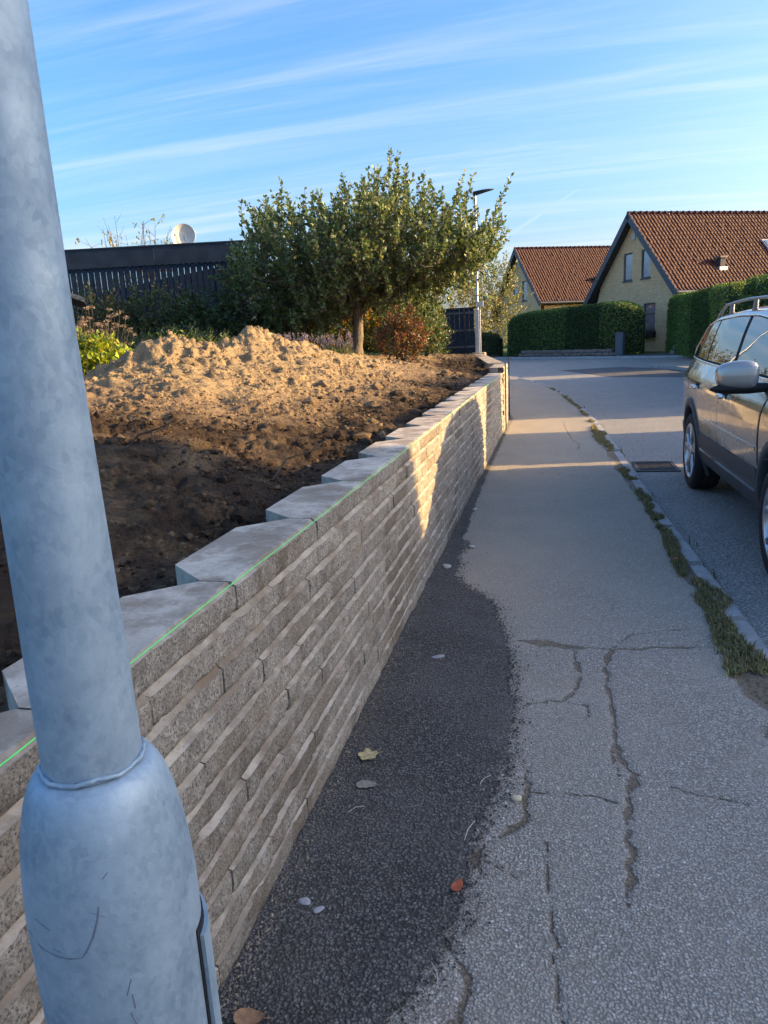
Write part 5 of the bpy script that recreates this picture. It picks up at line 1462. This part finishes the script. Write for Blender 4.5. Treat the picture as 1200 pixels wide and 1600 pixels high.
for s in (-1, 1):
    sd_ = 'right' if s < 0 else 'left'
    # seams first, then panels just proud of them
    fd = patch('front_door', lambda t: 1.20 - .03 * t + G_, lambda t: 2.37 - .04 * (1 - t) - .02 * t, dbot, dtop, .004, M['paint'], s, 20, 16)
    def rdx(t):
        z = .50 + .70 * t; d = RA + .02
        return max(.14, (math.sqrt(max(0, d * d - (z - ZC) ** 2)) if abs(z - ZC) < d else 0) + .01)
    rd = patch('rear_door', rdx, lambda t: 1.20 - .03 * t - G_, dbot, dtop, .004, M['paint'], s, 20, 16)
    for xa in (lambda t: 1.20 - .03 * t, lambda t: 2.385 - .04 * (1 - t) - .02 * t, lambda t: rdx(t) - .010):
        patch('panel_gap', (lambda q: (lambda t: q(t) - .006))(xa), (lambda q: (lambda t: q(t) + .006))(xa), dbot, dtop, .0012, M['gap'], s, 1, 16)
    for d_o, hx in ((fd, 1.36), (rd, .30)):
        cup = MB(); hz_ = .985; wy = float(side_w(hx, hz_))
        cup.lathe([(.0, .001), (.030, .001), (.062, .006), (.068, .004)], 18, axis='Y', c=(hx + .02, 0, hz_ - .014)) ; 
        cup.v = [(v[0], s * (wy + .004 + (v[1] * .4)), v[2]) for v in cup.v]
        cup.build('handle_recess', M['gap'], d_o)
        hd = MB(); L = []
        for k in range(9):
            t = k / 8; L.append((hx - .085 + .17 * t, s * (wy + .010 + .030 * math.sin(math.pi * (.08 + .84 * t)) ** .5), hz_ + .004))
        hd.tube(L, [.012, .016, .019, .020, .020, .020, .019, .017, .013], 10); hd.build('handle', M['chrome'], d_o)
    patch('crease_highlight', lambda t: .52, lambda t: 2.30, lambda x: .715, lambda x: .742, .009, M['paint'], s, 16, 3, fd)  # raised strip added to give the light streak of the door fold
    # greenhouse band and panes
    rear_e = lambda t: -.90 + .40 * t ** .85
    patch('window_surround', lambda t: rear_e(t) - .035, lambda t: 2.42 - .78 * t, lambda x: sill(x) - .012, lambda x: topw(x) + .008, .0025, M['gap'], s, 40, 10)
    patch('quarter_window', lambda t: rear_e(t), lambda t: .075 - .13 * t, lambda x: sill(x) + .012, topw, .006, M['autoglass'], s, 14, 8)
    patch('rear_door_window', lambda t: .125 - .13 * t, lambda t: 1.125 - .17 * t, lambda x: sill(x) + .012, topw, .006, M['autoglass'], s, 16, 8)
    patch('front_door_window', lambda t: 1.215 - .17 * t, lambda t: 2.30 - .76 * t, lambda x: sill(x) + .012, topw, .006, M['autoglass'], s, 18, 8)
    # bright line under and round the windows
    tr_ = MB(); L = []
    for x in np.linspace(2.40, -.92, 40): L.append((x, sill(x) - .008))
    for t in np.linspace(0.05, 1, 12): L.append((rear_e(t) - .03, sill(rear_e(t)) - .008 + (topw(rear_e(1)) + .012 - sill(rear_e(t)) + .008) * t))
    for x in np.linspace(-.44, 1.62, 24): L.append((x, topw(x) + .014))
    tr_.tube([(x, s * (float(side_w(x, z)) + .007), z) for x, z in L], .0085, 6); tr_.build('window_trim', M['chrome'], car)
    # cladding
    patch('sill_cladding', lambda t: RA + .03, lambda t: 2.815 - RA - .03, lambda x: .335, lambda x: .500, .012, M['clad'], s, 20, 5)
    patch('door_cladding', lambda t: .47 + .02 * t, lambda t: 2.34, lambda x: .504, lambda x: .60, .015, M['clad'], s, 20, 5)
    patch('sill_strip', lambda t: .50, lambda t: 2.33, lambda x: .448, lambda x: .474, .022, M['chrome'], s, 20, 2)
    for a in AX:
        mb = MB(); rings = []
        for rr, of in ((RA - .004, -.03), (RA - .004, .016), (RA + .03, .022), (RA + .068, .016), (RA + .074, -.004)):
            row = []
            for k in range(33):
                t = math.radians(-22 + 224 * k / 32); x = a + rr * math.cos(t); z = max(.20, ZC + rr * math.sin(t))
                row.append((x, s * (float(side_w(x, z)) + of), z))
            rings.append(row)
        mb.grid(rings, 0, True, flip=(s < 0)); mb.build('wheel_arch', M['clad'], car)
    patch('bumper_corner', lambda t: -1.03, lambda t: -RA - .05 + .03 * (1 - t), lambda x: .34, lambda x: .56, .010, M['clad'], s, 8, 4)
    patch('front_bumper_corner', lambda t: 2.815 + RA + .04, lambda t: 3.66, lambda x: .30, lambda x: .48, .010, M['clad'], s, 8, 4)
    patch('fuel_flap' if s < 0 else 'rear_quarter_seam', lambda t: -.42, lambda t: -.24, lambda x: .92, lambda x: 1.04, .0035, M['paint'], s, 4, 4)
    patch('tail_lamp', lambda t: -1.045 + .05 * t, lambda t: -.955 + .09 * t, lambda x: .90, lambda x: 1.22 - .0 * x, .006, M['redlamp'], s, 4, 8)
    patch('headlamp', lambda t: 3.25, lambda t: 3.62 - .10 * t, lambda x: .70, lambda x: .86 - .10 * max(0, x - 3.4), .006, M['lamp'], s, 8, 5)
    # roof rail
    rl = MB(); L = []; R_ = []
    x0, x1 = -.42, 1.50
    for k in range(25):
        t = k / 24; x = x0 + (x1 - x0) * t; zr = float(Eh(x)); lift = .10 * min(1, (min(t, 1 - t) / .16)) ** .7
        L.append((x, s * (float(side_w(x, zr)) - .035), zr + .012 + lift)); R_.append(.0125 + .006 * (min(t, 1 - t) < .08))
    rl.tube(L, R_, 8); ro_ = rl.build('roof_rail', M['rail'], car)
    for xx in (.12, .86):
        zr = float(Eh(xx)); yy = s * (float(side_w(xx, zr)) - .035); q = MB()
        q.tube([(xx - .05, yy, zr - .01), (xx, yy, zr + .115)], [.026, .017], 8); q.build('rail_foot', M['rail'], ro_)
    # door mirror
    mr = MB(); rows_ = []
    cx_, cy_, cz_ = 2.22, .985 + .05, 1.195
    for i in range(17):
        u = -1 + 2 * i / 16; au = math.copysign(abs(math.sin(u * math.pi / 2)) ** 1.0, u); cu = max(0.001, math.cos(u * math.pi / 2)) ** .42
        row = []
        for k in range(25):
            t = 2 * math.pi * k / 24; ct, stt = math.cos(t), math.sin(t)
            fx = math.copysign(abs(ct) ** .62, ct); fz = math.copysign(abs(stt) ** .70, stt)
            bulge = .070 if fx > 0 else .050
            row.append((cx_ + fx * bulge * cu - .02 * au, s * (cy_ + au * .122), cz_ + fz * (.092 - .012 * au) * cu))
        rows_.append(row)
    mr.grid(rows_, 0, True, flip=(s < 0)); mo = mr.build('door_mirror', M['mirrorpaint'], car)
    q = MB(); L = [[(cx_ + .045 * math.cos(t) * c_, s * (y_), cz_ - .085 + .028 * math.sin(t) * c_) for t in np.linspace(0, 2 * math.pi, 13)] for y_, c_ in ((.80, .9), (.88, 1.1), (.96, 1.3), (1.06, 1.25), (1.14, 1.0), (1.19, .3))]
    q.grid(L, 0, True, flip=(s < 0)); q.build('mirror_base', M['black'], mo)
    q = MB(); q.add([(cx_ - .058, s * (cy_ - .10), cz_ - .06), (cx_ - .058, s * (cy_ + .10), cz_ - .055), (cx_ - .058, s * (cy_ + .10), cz_ + .06), (cx_ - .058, s * (cy_ - .10), cz_ + .065)], [(0, 1, 2, 3)]); q.build('mirror_glass', M['autoglass'], mo)
    patch('indicator', lambda t: 2.48, lambda t: 2.56, lambda x: .70, lambda x: .72, .008, M['lamp'], s, 2, 2)
def top_patch(name, xa, xb_, frac, mat, off_=.006, nx=14, ny=16):
    mb = MB(); P = []
    for i in range(nx + 1):
        x = xa + (xb_ - xa) * i / nx; e = float(Eh(x)); T = float(Tp(x)); we = float(side_w(x, e)); row = []
        for j in range(ny + 1):
            ph = math.acos(frac * (1 - 2 * j / ny)) ; row.append((x, we * math.cos(ph), e + (T - e) * math.sin(ph) + off_))
        P.append(row)
    mb.grid(P, 0, True, flip=False); return mb.build(name, mat, car)
top_patch('windscreen', 1.74, 2.66, .965, M['autoglass'])
top_patch('rear_screen', -.95, -.55, .93, M['autoglass'])
MB().box(3.70, 3.79, -.36, .36, .50, .66).build('grille', M['gap'], car)
MB().box(3.792, 3.80, -.26, .26, .36, .47).build('number_plate', M['white'], car)
MB().box(-1.11, -1.085, -.28, .28, .80, .91).build('number_plate', M['white'], car)
MB().box(-1.13, -1.06, -.72, .72, .42, .62).build('rear_bumper', M['clad'], car)
# wheels
def wheel(xa, s):
    w = bpy.data.objects.new('wheel', None); COL.objects.link(w); w.parent = car; w.location = (xa, s * .80, .362)
    R = .362
    tp = [(.245, -.105), (.26, -.114), (.30, -.122), (.335, -.118), (.352, -.100), (R, -.075), (R, -.03), (R - .008, -.028), (R - .008, -.022), (R, -.02), (R, .02), (R - .008, .022), (R - .008, .028), (R, .03), (R, .075), (.352, .100), (.335, .118), (.30, .122), (.26, .114), (.245, .105)]
    MB().lathe(tp, 56, axis='Y').build('tyre', M['tyre'], w)
    rm = MB(); o_ = s
    rm.lathe([(.262, o_ * .112), (.255, o_ * .118), (.240, o_ * .112), (.232, o_ * .085), (.225, -o_ * .10)], 48, axis='Y')
    for k in range(5):
        for dd in (-.16, .16):
            t = 2 * math.pi * k / 5 + .3; q = []
            for rr, hw, dep, th in ((.035, .020, .088, dd * .35), (.12, .020, .100, dd * .75), (.19, .021, .098, dd * 1.0), (.238, .028, .100, dd * 1.25)):
                a = t + th; ux, uz = math.cos(a), math.sin(a); px, pz = -uz, ux
                q.append([(rr * ux + px * hw, o_ * dep, rr * uz + pz * hw), (rr * ux + px * hw * .6, o_ * (dep + .012), rr * uz + pz * hw * .6), (rr * ux - px * hw * .6, o_ * (dep + .012), rr * uz - pz * hw * .6), (rr * ux - px * hw, o_ * dep, rr * uz - pz * hw), (rr * ux - px * hw * .8, o_ * (dep - .03), rr * uz - pz * hw * .8), (rr * ux + px * hw * .8, o_ * (dep - .03), rr * uz + pz * hw * .8), (rr * ux + px * hw, o_ * dep, rr * uz + pz * hw)])
            rm.grid(q, 0, False, flip=(s > 0))
    rm.lathe([(.0005, o_ * .108), (.03, o_ * .108), (.052, o_ * .098), (.056, o_ * .06)], 20, axis='Y')
    rm.build('rim', M['alloy'], w)
    MB().lathe([(.001, o_ * .02), (.17, o_ * .02), (.17, o_ * .0)], 32, axis='Y').build('brake_disc', M['iron'], w)
    MB().lathe([(.001, -o_ * .02), (.24, -o_ * .02)], 24, axis='Y').build('wheel_back', M['gap'], w)
for a in AX:
    for s in (-1, 1): wheel(a, s)

# ================================================================== SMALL THINGS
gr = thing('drain_grate', 'rusty iron drain grate in the road beside the kerb', 'drain', (1.20, 9.10, -.07))
fr = MB(); fr.box(-.24, .24, -.34, -.29, -.05, .012); fr.box(-.24, .24, .29, .34, -.05, .012); fr.box(-.24, -.20, -.29, .29, -.05, .012); fr.box(.20, .24, -.29, .29, -.05, .012); fr.build('frame', M['iron'], gr)
bme = MB().box(-.2, .2, -.016, .016, -.04, .008).mesh('bar', M['iron'])
for i in range(10): link('bar', bme, gr, (0, -.262 + i * .058, 0))
bm2 = MB().box(-.012, .012, -.29, .29, -.045, .004).mesh('bar', M['iron'])
for i in range(3): link('bar', bm2, gr, (-.1 + i * .1, 0, 0))
MB().box(-.2, .2, -.29, .29, -.06, .0015).build('sump', M['gap'], gr)

def blades(name, label, pts, hts, pal, seed, wid=.004, lean=.5):
    r = np.random.default_rng(seed); n = len(pts); pts = np.asarray(pts)
    th = r.uniform(0, 2 * math.pi, n); d = np.stack([np.cos(th), np.sin(th), 0 * th], -1); sdv = np.stack([-np.sin(th), np.cos(th), 0 * th], -1)
    L = hts[:, None]; le = r.uniform(.15, 1, (n, 1)) * lean * 2
    up = np.array([0, 0, 1.0]); W = wid * r.uniform(.6, 1.4, (n, 1))
    p1 = pts + up * L * .5 + d * L * .22 * le; p2 = pts + up * L * (1 - .35 * le) + d * L * .75 * le
    V = np.stack([pts - sdv * W, pts + sdv * W, p1 - sdv * W * .8, p1 + sdv * W * .8, p2], 1).reshape(-1, 3)
    F = np.array([[0, 1, 3], [0, 3, 2], [2, 3, 4]]); FF = (F[None] + (np.arange(n) * 5)[:, None, None]).reshape(-1, 3)
    me = npmesh(name, V, FF, M['grass'], cols=np.repeat(tint(n, pal, None, .25, seed), 5, axis=0))
    return tag(link(name, me), label, 'grass', kind='stuff')
r = np.random.default_rng(200)
n = 42000
y = 1.5 + 20.5 * r.random(n) ** 1.5; u = r.random(n)
gi = gin(y) - .01; go = xk(y) - .02
go = go - .10 + .13 * np.clip(fbm(y * 1.5, y * 0, 3, 3) + .15, 0, 1) ** 1.0 * 1.6
x = gi + (go - gi) * (u ** .8) - .05 * np.clip(fbm(y * 2.7, y * 0 + 4, 3, 3), -.2, 1)
dens = fbm(x * 3.2, y * 1.6, 31, 3) + .30 * np.sin(y * 1.1 + 1.5)
gap = np.exp(-((y - 2.95) / .28) ** 2) + .8 * np.exp(-((y - 6.05) / .25) ** 2) + .9 * np.exp(-((y - 9.6) / .7) ** 2)
keep = dens > -.20 + .7 * gap
x, y = x[keep], y[keep]
ht = r.uniform(.015, .05, len(x)) * (1 + .6 * (r.random(len(x)) < .08))
blades('verge_grass', 'patchy green grass growing along the kerb', np.stack([x, y, gz(x, y) - .004], -1), ht, [(.16, .155, .07), (.22, .205, .10), (.13, .13, .065), (.34, .295, .18), (.28, .235, .14)], 201, .0032, .62)
n = 700
y = 2.2 + 18 * r.random(n); x = xk(y) + .005 + np.abs(r.normal(0, .03, n)) * (r.random(n) < .5); kp = fbm(x * 2, y * 2.1, 5, 2) > .15; x, y = x[kp], y[kp]
blades('gutter_weeds', 'sparse weeds in the gutter at the foot of the kerb', np.stack([x, y, gz(x, y) - .07], -1), r.uniform(.04, .11, len(x)), GREEN, 202, .004, .8)
n = 16000
x = r.uniform(-9.5, -4.9, n); y = r.uniform(6.8, 15.5, n); kp = (x < -5.0); x, y = x[kp], y[kp]
blades('lawn_grass', 'short bright lawn behind the soil heap', np.stack([x, y, hsoil(x, y) - .09], -1), r.uniform(.03, .07, len(x)), [(.075, .14, .022), (.11, .17, .03), (.06, .11, .02)], 203, .006, .4)

# fallen leaves, stones and twigs on the pavement
def leaf_thing(label, xy, z, size, rz, col, shape='oval', curl=.25, cat='leaf'):
    m = simple('dry leaf ' + label[:18], col, .8, 0, .25, 60)
    lobes = shape == 'maple'; n = 48 if lobes else 20; P = [(0, 0, .004)]
    for k in range(n):
        t = 2 * math.pi * k / n
        if lobes: rr = .55 + .45 * abs(math.cos(2.5 * t)) ** .7 * (1 - .25 * abs(math.sin(t / 2)) ** 3); a, b = rr * math.cos(t), rr * math.sin(t)
        else: a, b = math.cos(t), .62 * math.sin(t) * (1 - .25 * math.cos(t))
        P.append((a * size / 2, b * size / 2, curl * size * (a * a * .5 + b * b * .8) * .5 + .003 + .004 * random.random()))
    mb = MB(); mb.add(P, [(0, k + 1, (k + 1) % n + 1) for k in range(n)], 0, True)
    l_ = thing('fallen_leaf', label, cat, (xy[0], xy[1], z), rz, 'fallen leaves on the pavement')
    mb.build('blade', m, l_)
    MB().tube([(size * .45, 0, curl * size * .2), (size * .75, .004, .004)], .0012, 4).build('stalk', m, l_)
ZS = .012
leaf_thing('pale yellow lobed leaf on the dark asphalt near the wall', (-.689, 2.391), ZS, .085, .6, (.50, .40, .20), 'maple')
leaf_thing('orange red oval leaf at the edge of the dark asphalt strip', (-.267, 1.771), ZS, .052, 1.3, (.36, .09, .04), 'oval', .2)
leaf_thing('brown curled leaf on the asphalt at the bottom of the picture', (-.693, 1.262), ZS + .003, .075, .2, (.30, .17, .09), 'oval', .6)
leaf_thing('flat grey beige leaf on the dark asphalt below the yellow leaf', (-.649, 2.212), ZS, .075, .15, (.27, .235, .19), 'oval', .05)
leaf_thing('small rusty leaf in the kerb grass', (.80, 4.95), .04, .05, .9, (.30, .08, .04), 'oval', .3)
leaf_thing('small rusty leaf lying on the shaded soil', (-2.42, 2.62), float(hsoil(np.array(-2.42), np.array(2.62))) + .06, .06, .4, (.26, .10, .05), 'oval', .4)
def stone_thing(label, xy, z, s, col, seed):
    rr = random.Random(seed); bm = bmesh.new(); bmesh.ops.create_icosphere(bm, subdivisions=2, radius=1)
    for v in bm.verts:
        f = 1 + .18 * math.sin(v.co.x * 3 + seed) * math.cos(v.co.y * 2.6 + seed); v.co = Vector((v.co.x * s[0] * f, v.co.y * s[1] * f, v.co.z * s[2] * f))
    me = bpy.data.meshes.new('pebble'); bm.to_mesh(me); bm.free(); me.materials.append(simple('pebble ' + str(seed), col, .8, 0, .15, 40))
    for p in me.polygons: p.use_smooth = True
    o = link('pebble', me, None, (xy[0], xy[1], z + s[2] * .6)); o.rotation_euler = (0, 0, rr.uniform(0, 3)); tag(o, label, 'stone', 'loose stones on the pavement')
stone_thing('cream coloured pebble lying by a crack in the pavement', (-.121, 2.223), .0, (.021, .015, .011), (.62, .53, .36), 1)
stone_thing('flat grey chip on the dark asphalt near the wall foot', (-.689, 1.644), ZS, (.020, .014, .004), (.36, .37, .38), 2)
stone_thing('second flat grey chip right of the first by the wall foot', (-.640, 1.622), ZS, (.018, .011, .003), (.33, .34, .35), 3)
stone_thing('broad flat grey fleck on the dark asphalt beyond the leaves', (-.556, 3.311), ZS, (.040, .022, .003), (.28, .28, .275), 4)
stone_thing('pale flat stone by the wall foot where the asphalt strip narrows', (-.72, 4.78), ZS, (.05, .03, .008), (.45, .41, .36), 5)
stone_thing('pale pebble on the pavement by the lit wall patch', (-.60, 5.3), .003, (.03, .022, .010), (.5, .47, .42), 6)
stone_thing('small white pebble on the strip by the wall patch', (-.70, 6.5), ZS, (.024, .018, .010), (.6, .57, .5), 7)
for i, (x, y, a, L, lab) in enumerate([(-.25, 2.27, 1.1, .07, 'thin pale straw beside the cream pebble'), (-.672, 2.052, .7, .06, 'thin pale straw below the flat beige leaf'), (-.27, 1.97, 1.35, .10, 'long straw lying on the dirt stain'), (-.30, 1.50, -1.2, .08, 'bent straw on the asphalt strip near the bottom')]):
    t = thing('straw', lab, 'straw', (x, y, ZS + .004), a, 'straws on the pavement'); MB().tube([(0, 0, 0), (L * .5, .006, .003), (L, 0, 0)], .0013, 4).build('stalk', M['dish'], t)
# roots and dry twigs in the soil behind the wall
for i, (x, y, L, a, lab) in enumerate([(-1.42, 3.45, .42, 1.0, 'small dry branched twig sticking out of the soil by the wall'), (-2.1, 3.2, .30, .2, 'thin pale root lying on the shaded soil'), (-1.9, 2.3, .26, 2.0, 'short curved root on the dark soil')]):
    z = float(hsoil(np.array(x), np.array(y))) + .05; t = thing('dry_twig', lab, 'twig', (x, y, z), a, 'twigs in the soil')
    mb = MB(); rr = random.Random(i); 
    mb.tube([(0, 0, -.04), (L * .3, .02, .06), (L * .7, -.02, .09), (L, .03, .13)], [.006, .005, .004, .002], 5); mb.build('stem', M['twig'], t)
    for k in range(4):
        f = .2 + .2 * k; MB().tube([(L * f, 0, .04 + .05 * f), (L * f + rr.uniform(-.02, .1), rr.uniform(-.12, .12), .08 + rr.uniform(0, .12))], [.003, .0015], 4).build('side_twig', M['twig'], t)
